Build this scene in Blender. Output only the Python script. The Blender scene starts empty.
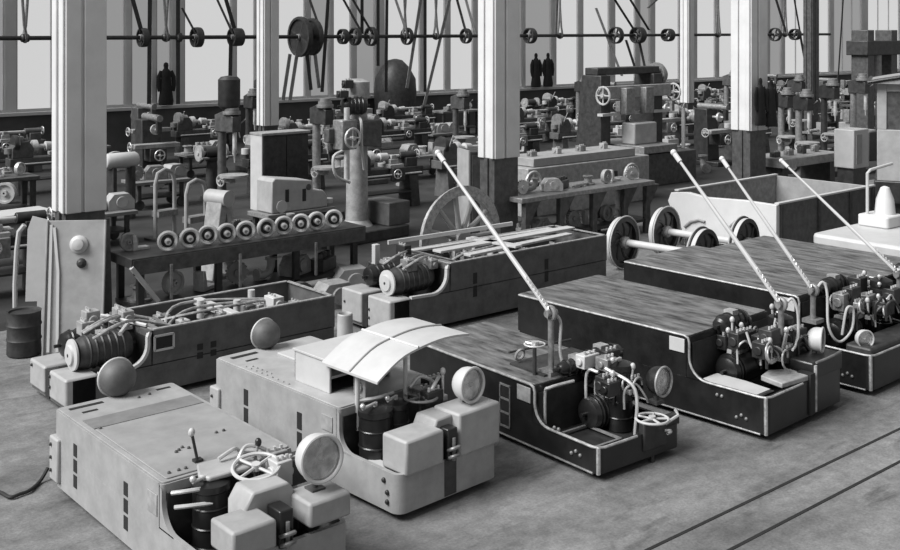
import bpy, bmesh, math, random
from mathutils import Vector, Matrix
C = bpy.context.scene
COL = C.collection
PI = math.pi
# ------------------------------------------------------------------ camera numbers
FPX, YH, XC, CAMH = 1090.0, 30.0, 450.0, 3.6
FX, FY = 0.648, 0.7614            # camera forward in hall axes (x along the shop, y towards the window wall)
def VZ(X, Z, h=0.0):              # camera-space right / depth to hall coordinates
    return Vector((X*FY + Z*FX, -X*FX + Z*FY, h))
def W(px, py, h=0.0):             # the point of height h seen at a pixel
    Z = FPX*(CAMH-h)/(py-YH); return VZ((px-XC)/FPX*Z, Z, h)
def WZ(px, py, Z):                # the point at depth Z seen at a pixel
    return VZ((px-XC)/FPX*Z, Z, CAMH-(py-YH)*Z/FPX)
def WV(px, py, v):                # the point on the plane y = v seen at a pixel
    k = (px-XC)/FPX; Z = v/(FY-FX*k); return VZ(k*Z, Z, CAMH-(py-YH)*Z/FPX)

# ------------------------------------------------------------------ mesh builder
class MB:
    def __init__(s): s.v=[]; s.f=[]; s.sm=[]; s.M=Matrix.Identity(4)
    def add(s, vs, fs, smooth=False):
        b=len(s.v); s.v += [tuple(s.M @ Vector(p)) for p in vs]
        for f in fs: s.f.append([b+i for i in f]); s.sm.append(smooth)
        return s
    def at(s, loc=(0,0,0), rz=0, rx=0, ry=0):
        s.M = Matrix.Translation(loc) @ Matrix.Rotation(rz,4,'Z') @ Matrix.Rotation(rx,4,'X') @ Matrix.Rotation(ry,4,'Y'); return s
    def box(s, x0,x1,y0,y1,z0,z1):
        vs=[(x,y,z) for z in (z0,z1) for x,y in ((x0,y0),(x1,y0),(x1,y1),(x0,y1))]
        return s.add(vs, [(3,2,1,0),(4,5,6,7),(0,1,5,4),(1,2,6,5),(2,3,7,6),(3,0,4,7)])
    def cbox(s, c, d): 
        return s.box(c[0]-d[0]/2,c[0]+d[0]/2,c[1]-d[1]/2,c[1]+d[1]/2,c[2]-d[2]/2,c[2]+d[2]/2)
    def bar(s, p0, p1, w, h):     # rectangular bar between two points
        p0,p1=Vector(p0),Vector(p1); d=(p1-p0); L=d.length; d.normalize()
        up=Vector((0,0,1)) if abs(d.z)<.95 else Vector((0,1,0))
        a=d.cross(up).normalized(); b=a.cross(d).normalized()
        vs=[]
        for p in (p0,p1):
            for i,j in ((-1,-1),(1,-1),(1,1),(-1,1)): vs.append(p+a*(w/2*i)+b*(h/2*j))
        return s.add(vs, [(3,2,1,0),(4,5,6,7),(0,1,5,4),(1,2,6,5),(2,3,7,6),(3,0,4,7)])
    def frame(s, p0, p1):
        p0,p1=Vector(p0),Vector(p1); d=(p1-p0).normalized()
        up=Vector((0,0,1)) if abs(d.z)<.9 else Vector((1,0,0))
        a=d.cross(up).normalized(); b=d.cross(a).normalized(); return p0,p1,a,b
    def cyl(s, p0, p1, r0, r1=None, n=14):
        r1=r0 if r1 is None else r1; p0,p1,a,b=s.frame(p0,p1); vs=[]
        for p,r in ((p0,r0),(p1,r1)):
            for i in range(n):
                t=2*PI*i/n; vs.append(p+a*(r*math.cos(t))+b*(r*math.sin(t)))
        fs=[(i,(i+1)%n,n+(i+1)%n,n+i) for i in range(n)]
        s.add(vs, fs+[tuple(range(n-1,-1,-1)),tuple(range(n,2*n))], True); return s
    def lathe(s, p0, axis, prof, n=18, closed=False):   # prof: (distance along axis, radius)
        p0=Vector(p0); p0,_,a,b=s.frame(p0,p0+Vector(axis)); d=Vector(axis).normalized(); vs=[]; m=len(prof)
        for t_,r in prof:
            for i in range(n):
                t=2*PI*i/n; vs.append(p0+d*t_+a*(r*math.cos(t))+b*(r*math.sin(t)))
        fs=[]
        for k in range(m if closed else m-1):
            k2=(k+1)%m
            for i in range(n): fs.append((k*n+i,k*n+(i+1)%n,k2*n+(i+1)%n,k2*n+i))
        if not closed: fs += [tuple(range(n-1,-1,-1)), tuple(range((m-1)*n,m*n))]
        return s.add(vs,fs,True)
    def tube(s, pts, r, n=8):
        pts=[Vector(p) for p in pts]; vs=[]; m=len(pts); pa=None
        for k,p in enumerate(pts):
            d=(pts[min(k+1,m-1)]-pts[max(k-1,0)]).normalized()
            if pa is None:
                up=Vector((0,0,1)) if abs(d.z)<.9 else Vector((1,0,0)); a=d.cross(up).normalized()
            else: a=(pa-d*pa.dot(d)).normalized()
            b=d.cross(a); pa=a; rr=r[k] if isinstance(r,(list,tuple)) else r
            for i in range(n):
                t=2*PI*i/n; vs.append(p+a*(rr*math.cos(t))+b*(rr*math.sin(t)))
        fs=[(k*n+i,k*n+(i+1)%n,(k+1)*n+(i+1)%n,(k+1)*n+i) for k in range(m-1) for i in range(n)]
        return s.add(vs, fs+[tuple(range(n-1,-1,-1)),tuple(range((m-1)*n,m*n))], True)
    def torus(s, c, axis, R, r, n=24, m=7, a0=0, a1=2*PI):
        c=Vector(c); _,_,a,b=s.frame(c,c+Vector(axis)); d=Vector(axis).normalized(); vs=[]
        full=abs(a1-a0-2*PI)<1e-6; N=n if full else n+1
        for i in range(N):
            t=a0+(a1-a0)*i/n; u=a*math.cos(t)+b*math.sin(t)
            for j in range(m):
                q=2*PI*j/m; vs.append(c+u*(R+r*math.cos(q))+d*(r*math.sin(q)))
        fs=[(i*m+j,((i+1)%N)*m+j,((i+1)%N)*m+(j+1)%m,i*m+(j+1)%m) for i in range(n) for j in range(m)]
        return s.add(vs,fs,True)
    def prism(s, poly, fn, t0, t1, smooth=False):   # fn(a,b,t) gives the 3-D point
        n=len(poly); vs=[fn(a,b,t0) for a,b in poly]+[fn(a,b,t1) for a,b in poly]
        fs=[(i,(i+1)%n,n+(i+1)%n,n+i) for i in range(n)]
        s.add(vs, fs+[tuple(range(n-1,-1,-1)),tuple(range(n,2*n))], smooth); return s
    def ring(s, out, inn, z0, z1):                  # vertical wall ring between two outlines
        n=len(out); vs=[(x,y,z) for z in (z0,z1) for P in (out,inn) for x,y in P]; fs=[]
        for i in range(n):
            j=(i+1)%n
            fs += [(i,j,2*n+j,2*n+i),(n+j,n+i,3*n+i,3*n+j),(2*n+i,2*n+j,3*n+j,3*n+i),(j,i,n+i,n+j)]
        return s.add(vs,fs)
    def sphere(s, c, r, n=12, m=8, sz=1):
        prof=[(-r*sz*math.cos(PI*k/m), max(r*math.sin(PI*k/m),1e-4)) for k in range(m+1)]
        return s.lathe(c,(0,0,1),prof,n)
    def build(s, name, mat, parent=None, bevel=0, ang=35):
        me=bpy.data.meshes.new(name); me.from_pydata(s.v,[],s.f)
        for p,q in zip(me.polygons,s.sm): p.use_smooth=True
        bm=bmesh.new(); bm.from_mesh(me); bmesh.ops.recalc_face_normals(bm,faces=bm.faces); bm.to_mesh(me); bm.free()
        me.set_sharp_from_angle(angle=math.radians(ang))
        me.materials.append(mat)
        o=bpy.data.objects.new(name,me); COL.objects.link(o)
        if parent is not None: o.parent=parent
        if bevel:
            b=o.modifiers.new('bevel','BEVEL'); b.width=bevel; b.segments=2; b.limit_method='ANGLE'; b.angle_limit=math.radians(50)
            b.harden_normals=False
        return o
def smooth(pts,n=6):                                # Catmull-Rom curve through the points
    P=[Vector(q) for q in pts]
    if len(P)<3: return P
    P=[P[0]*2-P[1]]+P+[P[-1]*2-P[-2]]; out=[]
    for i in range(1,len(P)-2):
        a,b,c,d=P[i-1:i+3]
        for k in range(n):
            t=k/n; out.append(.5*((2*b)+(c-a)*t+(2*a-5*b+4*c-d)*t*t+(3*b-a-3*c+d)*t**3))
    return out+[P[-2]]
XYZ=lambda a,b,t:(a,b,t)
XZY=lambda a,b,t:(a,t,b)
YZX=lambda a,b,t:(t,a,b)
def rrect(x0,x1,y0,y1,r,n=5):
    P=[]
    for cx,cy,a in ((x1-r,y1-r,0),(x0+r,y1-r,PI/2),(x0+r,y0+r,PI),(x1-r,y0+r,1.5*PI)):
        for i in range(n+1):
            t=a+PI/2*i/n; P.append((cx+r*math.cos(t),cy+r*math.sin(t)))
    return P
def disc(cx,cy,r,n=20,a0=0,a1=2*PI): return [(cx+r*math.cos(a0+(a1-a0)*i/n),cy+r*math.sin(a0+(a1-a0)*i/n)) for i in range(n)]

# ------------------------------------------------------------------ objects
def tag(o,label=None,cat=None,group=None,kind=None):
    if label: o['label']=label
    if cat: o['category']=cat
    if group: o['group']=group
    if kind: o['kind']=kind
    return o
def thing(name,label,cat,loc=(0,0,0),rz=0,group=None):
    o=bpy.data.objects.new(name,None); o.empty_display_size=.2; COL.objects.link(o)
    o.location=loc; o.rotation_euler=(0,0,rz); return tag(o,label,cat,group)
def solo(name,mb,mat,label,cat,loc=(0,0,0),rz=0,group=None,bevel=0):
    o=mb.build(name,mat,None,bevel); o.location=loc; o.rotation_euler=(0,0,rz); return tag(o,label,cat,group)
def struct(name,mb,mat,bevel=0): return tag(mb.build(name,mat,None,bevel),kind='structure')
KIDS={}
def copy_thing(r,loc,rz,label,group=None):
    c=r.copy(); COL.objects.link(c); c.location=loc; c.rotation_euler=(0,0,rz); c['label']=label
    if group: c['group']=group
    for k in list(r.children):
        d=k.copy(); COL.objects.link(d); d.parent=c
        for q in list(k.children):
            e=q.copy(); COL.objects.link(e); e.parent=d
    return c

# ------------------------------------------------------------------ materials (all greys: the photograph is monochrome)
def mat(name,g,rough=.6,metal=0.0,var=.25,scale=6.0,bump=.0,stretch=None,g2=None,spec=.5):
    m=bpy.data.materials.new(name); m.use_nodes=True; nt=m.node_tree; N=nt.nodes; L=nt.links
    p=N['Principled BSDF']; p.inputs['Roughness'].default_value=rough; p.inputs['Metallic'].default_value=metal
    p.inputs['Specular IOR Level'].default_value=spec
    tc=N.new('ShaderNodeTexCoord'); mp=N.new('ShaderNodeMapping'); L.new(tc.outputs['Object'],mp.inputs['Vector'])
    if stretch: mp.inputs['Scale'].default_value=stretch
    no=N.new('ShaderNodeTexNoise'); no.inputs['Scale'].default_value=scale; no.inputs['Detail'].default_value=6; no.inputs['Roughness'].default_value=.65
    L.new(mp.outputs['Vector'],no.inputs['Vector'])
    cr=N.new('ShaderNodeValToRGB'); a=max(g*(1-var),0.0); b=g*(1+var) if g2 is None else g2
    cr.color_ramp.elements[0].position=.32; cr.color_ramp.elements[1].position=.68
    cr.color_ramp.elements[0].color=(a,a,a,1); cr.color_ramp.elements[1].color=(b,b,b,1)
    L.new(no.outputs['Fac'],cr.inputs['Fac']); L.new(cr.outputs['Color'],p.inputs['Base Color'])
    if bump:
        bn=N.new('ShaderNodeBump'); bn.inputs['Strength'].default_value=bump; bn.inputs['Distance'].default_value=.02
        L.new(no.outputs['Fac'],bn.inputs['Height']); L.new(bn.outputs['Normal'],p.inputs['Normal'])
    return m
M={}
M['light']=mat('light_grey_paint',.28,.55,0,.16,5,.12)
M['light2']=mat('pale_grey_paint',.33,.5,0,.14,5,.1)
M['cover']=mat('pale_sheet_metal',.45,.5,0,.08,4)
M['mid']=mat('mid_grey_primer',.088,.6,0,.3,6,.15)
M['midlight']=mat('grey_casting',.27,.6,0,.28,9,.2)
M['black']=mat('black_enamel',.013,.3,0,.4,5,.05)
M['blackish']=mat('black_iron',.022,.45,0,.5,8,.1)
M['dark']=mat('dark_iron',.032,.5,0,.5,9,.1)
M['darkg']=mat('dark_grey_iron',.062,.5,0,.45,9,.1)
M['steel']=mat('bright_steel',.55,.32,.35,.2,12)
M['iron']=mat('worn_iron',.22,.42,.3,.35,14,.1)
M['worn']=mat('worn_edge_steel',.32,.4,.2,.45,18)
M['white']=mat('white_paint',.55,.55,0,.06,3)
M['column']=mat('white_column_paint',.6,.6,0,.07,2.5,.05)
M['deckdark']=mat('worn_dark_deck',.03,.42,0,.6,4.0,.2,(3.2,.7,3.0),.2)
M['decklight']=mat('worn_light_deck',.25,.55,0,.15,4,.08)
M['strip']=mat('worn_grey_strip',.17,.55,0,.2,5)
M['wood']=mat('worn_timber',.16,.7,0,.4,3,.15,(1,9,9))
M['woodlight']=mat('pale_timber',.42,.65,0,.2,3,.1,(8,8,1))
M['rubber']=mat('black_rubber',.012,.7,0,.3,8)
M['belt']=mat('leather_belt',.03,.7,0,.4,8)
M['beltpale']=mat('pale_leather_belt',.22,.7,0,.3,8)
M['dado']=mat('dark_painted_wall',.075,.75,0,.3,.8,.05)
M['wall']=mat('grey_painted_wall',.5,.8,0,.12,.7,.05)
M['cloth']=mat('dark_cloth',.012,.9,0,.4,10)
def floor_mat():
    m=bpy.data.materials.new('stained_concrete'); m.use_nodes=True; nt=m.node_tree; N=nt.nodes; L=nt.links; p=N['Principled BSDF']
    p.inputs['Roughness'].default_value=.75; p.inputs['Specular IOR Level'].default_value=.3
    tc=N.new('ShaderNodeTexCoord')
    def noise(sc,de,st=None):
        n=N.new('ShaderNodeTexNoise'); n.inputs['Scale'].default_value=sc; n.inputs['Detail'].default_value=de; n.inputs['Roughness'].default_value=.65
        mp=N.new('ShaderNodeMapping'); L.new(tc.outputs['Object'],mp.inputs['Vector'])
        if st: mp.inputs['Scale'].default_value=st
        L.new(mp.outputs['Vector'],n.inputs['Vector']); return n
    def ramp(n,p0,p1,c0,c1):
        r=N.new('ShaderNodeValToRGB'); r.color_ramp.elements[0].position=p0; r.color_ramp.elements[1].position=p1
        r.color_ramp.elements[0].color=(c0,c0,c0,1); r.color_ramp.elements[1].color=(c1,c1,c1,1); L.new(n.outputs['Fac'],r.inputs['Fac']); return r
    a=ramp(noise(.8,8,(.6,1.5,1)),.26,.7,.065,.25); b=ramp(noise(9,8),.3,.7,.72,1.15); c=ramp(noise(45,3),.35,.65,.82,1.1)
    d=ramp(noise(2.6,6,(.4,1.5,1)),.28,.42,.45,1.0)
    def mul(x,y):
        q=N.new('ShaderNodeMix'); q.data_type='RGBA'; q.blend_type='MULTIPLY'; q.inputs['Factor'].default_value=1
        L.new(x,q.inputs['A']); L.new(y,q.inputs['B']); return q.outputs['Result']
    o=mul(mul(mul(a.outputs['Color'],b.outputs['Color']),c.outputs['Color']),d.outputs['Color'])
    L.new(o,p.inputs['Base Color'])
    bn=N.new('ShaderNodeBump'); bn.inputs['Strength'].default_value=.25; bn.inputs['Distance'].default_value=.02
    L.new(b.outputs['Color'],bn.inputs['Height']); L.new(bn.outputs['Normal'],p.inputs['Normal']); return m
M['floor']=floor_mat()
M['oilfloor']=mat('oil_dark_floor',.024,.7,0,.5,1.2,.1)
def glass_mat():
    m=bpy.data.materials.new('clear_lamp_glass'); m.use_nodes=True; nt=m.node_tree; nt.nodes.remove(nt.nodes['Principled BSDF'])
    a=nt.nodes.new('ShaderNodeBsdfTransparent'); b=nt.nodes.new('ShaderNodeBsdfGlossy'); b.inputs['Roughness'].default_value=.08
    x=nt.nodes.new('ShaderNodeMixShader'); x.inputs[0].default_value=.14; nt.links.new(a.outputs[0],x.inputs[1]); nt.links.new(b.outputs[0],x.inputs[2])
    nt.links.new(x.outputs[0],nt.nodes['Material Output'].inputs['Surface']); return m
def emit(name,g,e):
    m=bpy.data.materials.new(name); m.use_nodes=True; p=m.node_tree.nodes['Principled BSDF']
    p.inputs['Base Color'].default_value=(g,g,g,1); p.inputs['Emission Color'].default_value=(1,1,1,1); p.inputs['Emission Strength'].default_value=e
    p.inputs['Roughness'].default_value=.3; return m
M['pane']=emit('daylit_frosted_glass',.1,.60)
M['panedim']=emit('daylit_dusty_glass',.08,.27)
M['lens']=mat('headlamp_glass',.55,.12,0,.5,14,.3)
M['glass']=glass_mat()
M['reflector']=mat('headlamp_reflector',.6,.12,.95,.5,12)

# ------------------------------------------------------------------ camera, light
cam=bpy.data.cameras.new('camera'); co=bpy.data.objects.new('camera',cam); COL.objects.link(co)
cam.sensor_width=36; cam.sensor_fit='HORIZONTAL'; cam.lens=36*FPX/900; cam.shift_y=-(275-YH)/900.0
co.location=(0,0,CAMH); co.rotation_euler=(PI/2,0,-math.atan2(FX,FY)); cam.clip_end=300; C.camera=co
w=bpy.data.worlds.new('sky'); C.world=w; w.use_nodes=True
bg=w.node_tree.nodes['Background']; bg.inputs['Color'].default_value=(1,1,1,1); bg.inputs['Strength'].default_value=.34
sl=bpy.data.lights.new('daylight','SUN'); sl.energy=6.0; sl.angle=math.radians(38)
so=bpy.data.objects.new('daylight',sl); COL.objects.link(so)
so.rotation_euler=Vector((.70,-.16,-.74)).to_track_quat('-Z','Y').to_euler()
C.view_settings.view_transform='Standard'; C.view_settings.look='None'; C.view_settings.gamma=1; C.view_settings.exposure=0
C.view_settings.use_curve_mapping=False

# ------------------------------------------------------------------ setting
struct('floor', MB().add([(-12,-6,0),(75,-6,0),(75,31.3,0),(-12,31.3,0)],[(0,1,2,3)]), M['floor'])
VW=31.0
def ux(px): return WV(px,100,VW).x
dado=MB().box(-12,75,VW,VW+.3,0,1.28)
WINS=[(-60,5,1),(16,53,0),(104,126,1),(131,152,1),(156,172,1),(184,232,0),(236,256,0),(278,306,0),(310,330,1),(333,352,0),(356,376,1),(384,421,0),(426,446,0),(450,474,0),(500,522,1),
      (525,552,1),(556,579,0),(583,610,0),(615,636,0),(640,651,1),(655,680,0),(697,716,0),(719,734,0),(770,782,1),(785,808,0),(815,830,0),(834,862,1),(868,900,0)]
walls=MB(); prev=-12.0
ZT=5.9
for i,(a,b,d) in enumerate(WINS):
    x0,x1=ux(a),ux(b)
    walls.box(prev,x0,VW,VW+.3,1.28,ZT); prev=x1
walls.box(prev,75,VW,VW+.3,1.28,ZT); walls.box(-12,75,VW,VW+.3,ZT,7)
struct('wall_back',dado,M['dado']); struct('wall_back_upper',walls,M['wall'])
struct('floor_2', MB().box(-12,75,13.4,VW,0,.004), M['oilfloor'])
struct('trim_1',MB().box(-12,75,VW-.12,VW,1.2,1.3),M['wall'],.01)
for i,(a,b,d) in enumerate(WINS):
    x0,x1=ux(a),ux(b)
    f=MB(); t=.05
    f.box(x0,x0+t,VW+.02,VW+.12,1.3,ZT).box(x1-t,x1,VW+.02,VW+.12,1.3,ZT).box(x0+t,x1-t,VW+.02,VW+.12,1.3,1.38).box(x0+t,x1-t,VW+.02,VW+.12,ZT-.06,ZT)
    n=max(1,int((x1-x0)/.9))
    for k in range(1,n+1):
        if n>1 and k<n: f.box(x0+(x1-x0)*k/n-.014,x0+(x1-x0)*k/n+.014,VW+.04,VW+.1,1.38,ZT-.06)
    fo=struct('window_%d'%(i+1),f,M['wall'])
    MB().box(x0+.01,x1-.01,VW+.1,VW+.13,1.3,ZT).build('pane',M['panedim' if d else 'pane'],fo)
# floor rails sunk in the concrete: dark flangeways
for i,v in enumerate((4.49,4.86)):
    struct('trim_%d'%(i+2),MB().box(-10,40,v-.014,v+.014,-.02,.004),M['rubber'])
struct('trim_4',MB().box(-10,3.4,10.66,10.70,-.02,.004),M['rubber'])
struct('trim_5',MB().box(-10,3.0,9.66,9.675,-.02,.003),M['darkg'])
# columns
def column(i,x,y,wx,wy,split,top=7.0,base='darkg',paint='column'):
    m=MB(); m.box(x-wx/2,x+wx/2,y-wy/2,y+wy/2,split,top)
    m.box(x-wx/2-.03,x-wx/2+.0,y-wy*.5,y-wy*.28,split,top).box(x-wx/2-.03,x-wx/2,y+wy*.1,y+wy*.5,split,top)
    m.box(x-wx/2,x-wx*.12,y-wy/2-.03,y-wy/2,split,top).box(x-wx*.05,x+wx/2,y-wy/2-.03,y-wy/2,split,top)
    o=struct('column_%d'%i,m,M[paint],.012)
    b=MB().box(x-wx/2+.01,x+wx/2-.01,y-wy/2+.01,y+wy/2-.01,0,split)
    b.box(x-wx/2-.02,x-wx/2+.01,y-.04,y+.04,0,split).build('column_base',M[base],o)
    MB().box(x-wx/2-.05,x+wx/2+.05,y-wy/2-.05,y+wy/2+.05,0,.12).build('plinth',M[base],o)
    return o
def colpx(i,px,Z,wx,wy,split,**k):
    p=VZ((px-XC)/FPX*Z,Z); return column(i,p.x,p.y,wx,wy,split,**k)
colpx(1,80,13.2,.50,.36,1.42); colpx(2,268,26.3,.40,.30,1.3); colpx(3,499,17.6,.54,.36,1.55); colpx(4,687,36,.30,.3,1.2)
colpx(5,749,21.9,.56,.44,1.6); colpx(6,811,36,.40,.3,1.2,paint='darkg')
# overhead beams that carry the line shaft hangers
struct('beam_1',MB().box(-10,70,25.85,26.15,5.3,5.6),M['darkg'])
# ------------------------------------------------------------------ electric works trucks
def headlight(root,p,d,r,hm,lens=True,depth=None,name='headlight'):
    p=Vector(p); d=Vector(d).normalized(); k=depth or r*1.25
    m=MB(); m.lathe(p-d*k,d,[(0,r*.05),(0.02*r,r*.25),(.1*r,r*.5),(.25*r,r*.72),(.5*r,r*.9),(.75*r,r*.97),(k,r*.98),(k-.02,r*.95),(k-.6*r,r*.8),(k-.62*r,.02)],26)
    h=m.build(name,M[hm],root)
    MB().torus(p,d,r*.97,r*.09,30,8).build('rim',M['cover'] if hm!='black' else M['worn'],h)
    if lens:
        l=MB(); l.lathe(p-d*.012,d,[(0,r*.93),(.010,r*.93)],26); l.build('lens',M['glass'],h)
        q=MB(); q.lathe(p-d*.02,-d,[(0,r*.93),(r*.12,r*.88),(r*.3,r*.72),(r*.44,r*.5),(r*.52,r*.25),(r*.53,.01)],26); q.build('reflector',M['reflector'],h)
        q=MB(); q.sphere(p-d*(r*.26),r*.2,12,8); q.cyl(p-d*(r*.55),p-d*(r*.3),r*.09,n=10); q.build('bulb',M['cover'],h)
        q=MB(); q.bar(p-d*.03+Vector((0,0,r*.9)),p-d*.03-Vector((0,0,r*.9)),r*.09,.01); q.build('lamp_bar',M['cover'],h)
    # fork bracket
    up=Vector((0,0,1)); s=d.cross(up).normalized()
    b=MB(); c=p-d*k*.5
    b.cyl(c-up*(r*.9),c-up*(r*1.5),.022,n=10); b.cbox(c-up*(r*1.45),(.1,.1,.03)); b.build('lamp_bracket',M['darkg'],h)
    return h
def steering(root,c,R,mt,post=True,spokes=4,tilt=(0,0,1)):
    c=Vector(c); t=Vector(tilt).normalized()
    m=MB(); m.torus(c,t,R,R*.085,30,7); _,_,a,b=m.frame(c,c+t)
    for i in range(spokes):
        q=2*PI*i/spokes+.3; m.cyl(c+t*.0,c+a*(R*math.cos(q))+b*(R*math.sin(q)),.011,n=6)
    m.cyl(c-t*.02,c+t*.025,.03,n=12); o=m.build('steering_wheel',M[mt],root)
    if post: MB().cyl(c-t*.02,c-t*.42,.018,n=10).build('steering_column',M['dark'],o)
    return o
def lever(root,p,h,lean,mt,knob='cover'):
    p=Vector(p); q=p+Vector((lean[0],lean[1],h))
    m=MB().cyl(p,q,.011,n=8); m.cbox(p,(.06,.05,.04)); o=m.build('lever',M[mt],root)
    MB().sphere(q,.024,10,6,1.3).build('knob',M[knob],o); return o
def controller(root,c,r,h,mt='blackish'):
    x,y,z=c; m=MB(); m.lathe((x,y,z),(0,0,1),[(0,r),(h*.9,r),(h*.92,r*1.08),(h,r*1.05),(h*1.04,r*.5)],18)
    for k in range(3): m.torus((x,y,z+h*(.2+.25*k)),(0,0,1),r,.008,18,5)
    o=m.build('controller',M[mt],root)
    n=MB(); n.cyl((x,y,z+h),(x,y,z+h+.05),.016,n=8); n.cyl((x,y,z+h+.045),(x-r*1.3,y-.05,z+h+.05),.012,n=8); n.sphere((x-r*1.3,y-.05,z+h+.07),.022,8,6); n.build('crank_handle',M['steel'],o); return o
def motor(root,p0,p1,r,mt='blackish',ribs=5):
    p0=Vector(p0);p1=Vector(p1);d=(p1-p0);L=d.length;d.normalize()
    m=MB(); m.lathe(p0,d,[(0,r*.55),(.02,r*.85),(L*.12,r*.95),(L*.14,r),(L*.86,r),(L*.88,r*.95),(L-.02,r*.85),(L,r*.55)],18)
    for k in range(ribs): m.torus(p0+d*(L*(.2+.6*k/max(ribs-1,1))),d,r,.012,18,5)
    m.cyl(p0-d*.06,p1+d*.06,.018,n=8)
    o=m.build('motor',M[mt],root); 
    b=MB(); up=Vector((0,0,1)); b.cbox(p0+d*(L*.5)+up*r,(.1,.1,.06)); b.build('terminal_box',M['midlight'],o); return o
def pipes(root,paths,r,mt,name='conduit'):
    for p in paths: MB().tube(smooth(p) if len(p)<10 else p,r,7).build(name,M[mt],root)
def gearcase(root,c,mt,rnd,name='switch_box'):
    x,y,z=c; a,b,h=rnd.uniform(.12,.2),rnd.uniform(.1,.16),rnd.uniform(.1,.18)
    m=MB().box(x-a/2,x+a/2,y-b/2,y+b/2,z,z+h); m.cyl((x-a/2-.02,y,z+h*.5),(x+a/2+.02,y,z+h*.5),h*.28,n=12)
    o=m.build(name,M[mt],root,.008)
    q=MB()
    for k in range(3): q.cyl((x-a*.3+a*.3*k,y-b*.2,z+h),(x-a*.3+a*.3*k,y-b*.2,z+h+.03),.012,n=8)
    q.box(x-a*.34,x+a*.34,y-b*.25,y-b*.15,z+h-.002,z+h+.012); q.build('terminal_strip',M['steel'],o); return o
def body_parts(root,Wd,L,Hp,hs,yc,paint,inner,deckmat,rf,mirror=False,open_top=False,edge=None,zb=.06,rc=.06,gap=None,right_full=False):
    mx=(lambda x:Wd-x) if mirror else (lambda x:x)
    out=rrect(0,Wd,0,L,rc); t=.035; inn=rrect(t,Wd-t,t,L-t,max(rc-t,.012))
    m=MB(); m.ring(out,inn,zb,hs); m.prism(rrect(t*.5,Wd-t*.5,t*.5,L-t*.5,.02),XYZ,zb+.02,zb+.07)
    uo=rrect(0,Wd,yc,L,.03)
    if open_top: m.ring(uo,rrect(t,Wd-t,yc+t,L-t,.012),hs-.01,Hp)
    else: m.prism(uo,XYZ,hs,Hp)
    for x0 in (0,Wd-t):
        full=(x0>0) if not mirror else (x0==0)
        P=[(yc+.04,hs-.01),(yc+.04,Hp)]
        r1=.045
        P+=[(yc+.0+r1-r1*math.sin(a),Hp-r1+r1*math.cos(a)) for a in [PI/2*k/4 for k in range(5)]]
        P+=[(yc-rf+rf*math.cos(a),hs+rf-rf*math.sin(a)) for a in [PI/2*k/7 for k in range(8)]]
        P+=[(yc-rf,hs-.01)]
        m.prism(P,YZX,x0,x0+t)
    body=m.build('body',M[paint],root,.006)
    MB().prism(rrect(t,Wd-t,t,yc-.005,.02),XYZ,zb+.07,zb+.09).build('footwell_floor',M[inner],root)
    MB().box(t,Wd-t,yc-.012,yc-.001,zb+.09,Hp-.06).build('bulkhead',M[inner],root)
    if not open_top:
        d=MB().prism(rrect(.012,Wd-.012,yc+.012,L-.012,.03),XYZ,Hp,Hp+.012).build('deck_plate',M[deckmat],root,.003)
    # wheels on the floor
    for yy in (yc+.25,L-.45):
        ax=MB().cyl((.14,yy,.15),(Wd-.14,yy,.15),.04,n=10).build('axle',M['dark'],root)
        for xx in (.14,Wd-.14):
            s=-1 if xx>Wd/2 else 1
            MB().lathe((xx-s*.0,yy,.15),(s,0,0),[(0,.15),(.07,.145),(.072,.165),(.095,.165),(.1,.05)],20).build('wheel',M['dark'],root)
    if edge:
        for x0 in ((-.003,) if not mirror else (Wd+.003,)):
            p=[(x0,L-.03,Hp+.004),(x0,yc+.05,Hp+.004),(x0,yc+.012,Hp-.012),(x0,yc,Hp-.05)]
            p+=[(x0,yc-rf+rf*math.cos(a),hs+rf-rf*math.sin(a)) for a in [PI/2*k/6 for k in range(7)]]
            p+=[(x0,.07,hs),(x0+.02,.018,hs),(x0+.07,-.003,hs),(x0+Wd*.45,-.003,hs)]
            MB().tube(p,edge,7).build('edge_strip',M['worn'],root)
            MB().tube([(.018,.018,hs),(.014,.014,zb)],edge*1.6,7).build('corner_strip',M['worn'],root)
            MB().tube([(x0,L-.03,zb),(x0,.06,zb)],edge*.8,6).build('lower_strip',M['iron'],root)
    return body
def vents(root,x,ys,z0,z1,n,mt='rubber'):
    for y in ys:
        m=MB(); h=(z1-z0)/n
        for k in range(n): m.box(x-.004,x+.004,y-.032,y+.032,z0+h*k+.012,z0+h*(k+1)-.012)
        f=m.build('vent_slots',M[mt],root)
def rivets(root,pts,r=.012,mt='darkg',name='rivets'):
    name={'rivets':'rivet','bolts':'bolt','step_bolts':'step_bolt'}.get(name,name)
    for p in pts: MB().sphere(p,r,8,5).build(name,M[mt],root)
def coupling(root,x,y,z,mt='iron'):
    m=MB(); m.box(x-.05,x+.05,y-.02,y+.14,z-.12,z+.12); o=m.build('coupling_pocket',M['black'],root,.01)
    q=MB(); q.torus((x,y-.03,z-.03),(0,.5,1),.045,.014,18,7); q.torus((x,y-.03,z-.09),(0,.5,1),.045,.014,18,7,PI,2*PI); q.cyl((x,y-.03,z-.12),(x,y-.03,z+.05),.014,n=8); q.build('coupling_hook',M[mt],o)
    return o

rnd=random.Random(5)
def Vrz(p,deg): return p,math.radians(deg)
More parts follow.
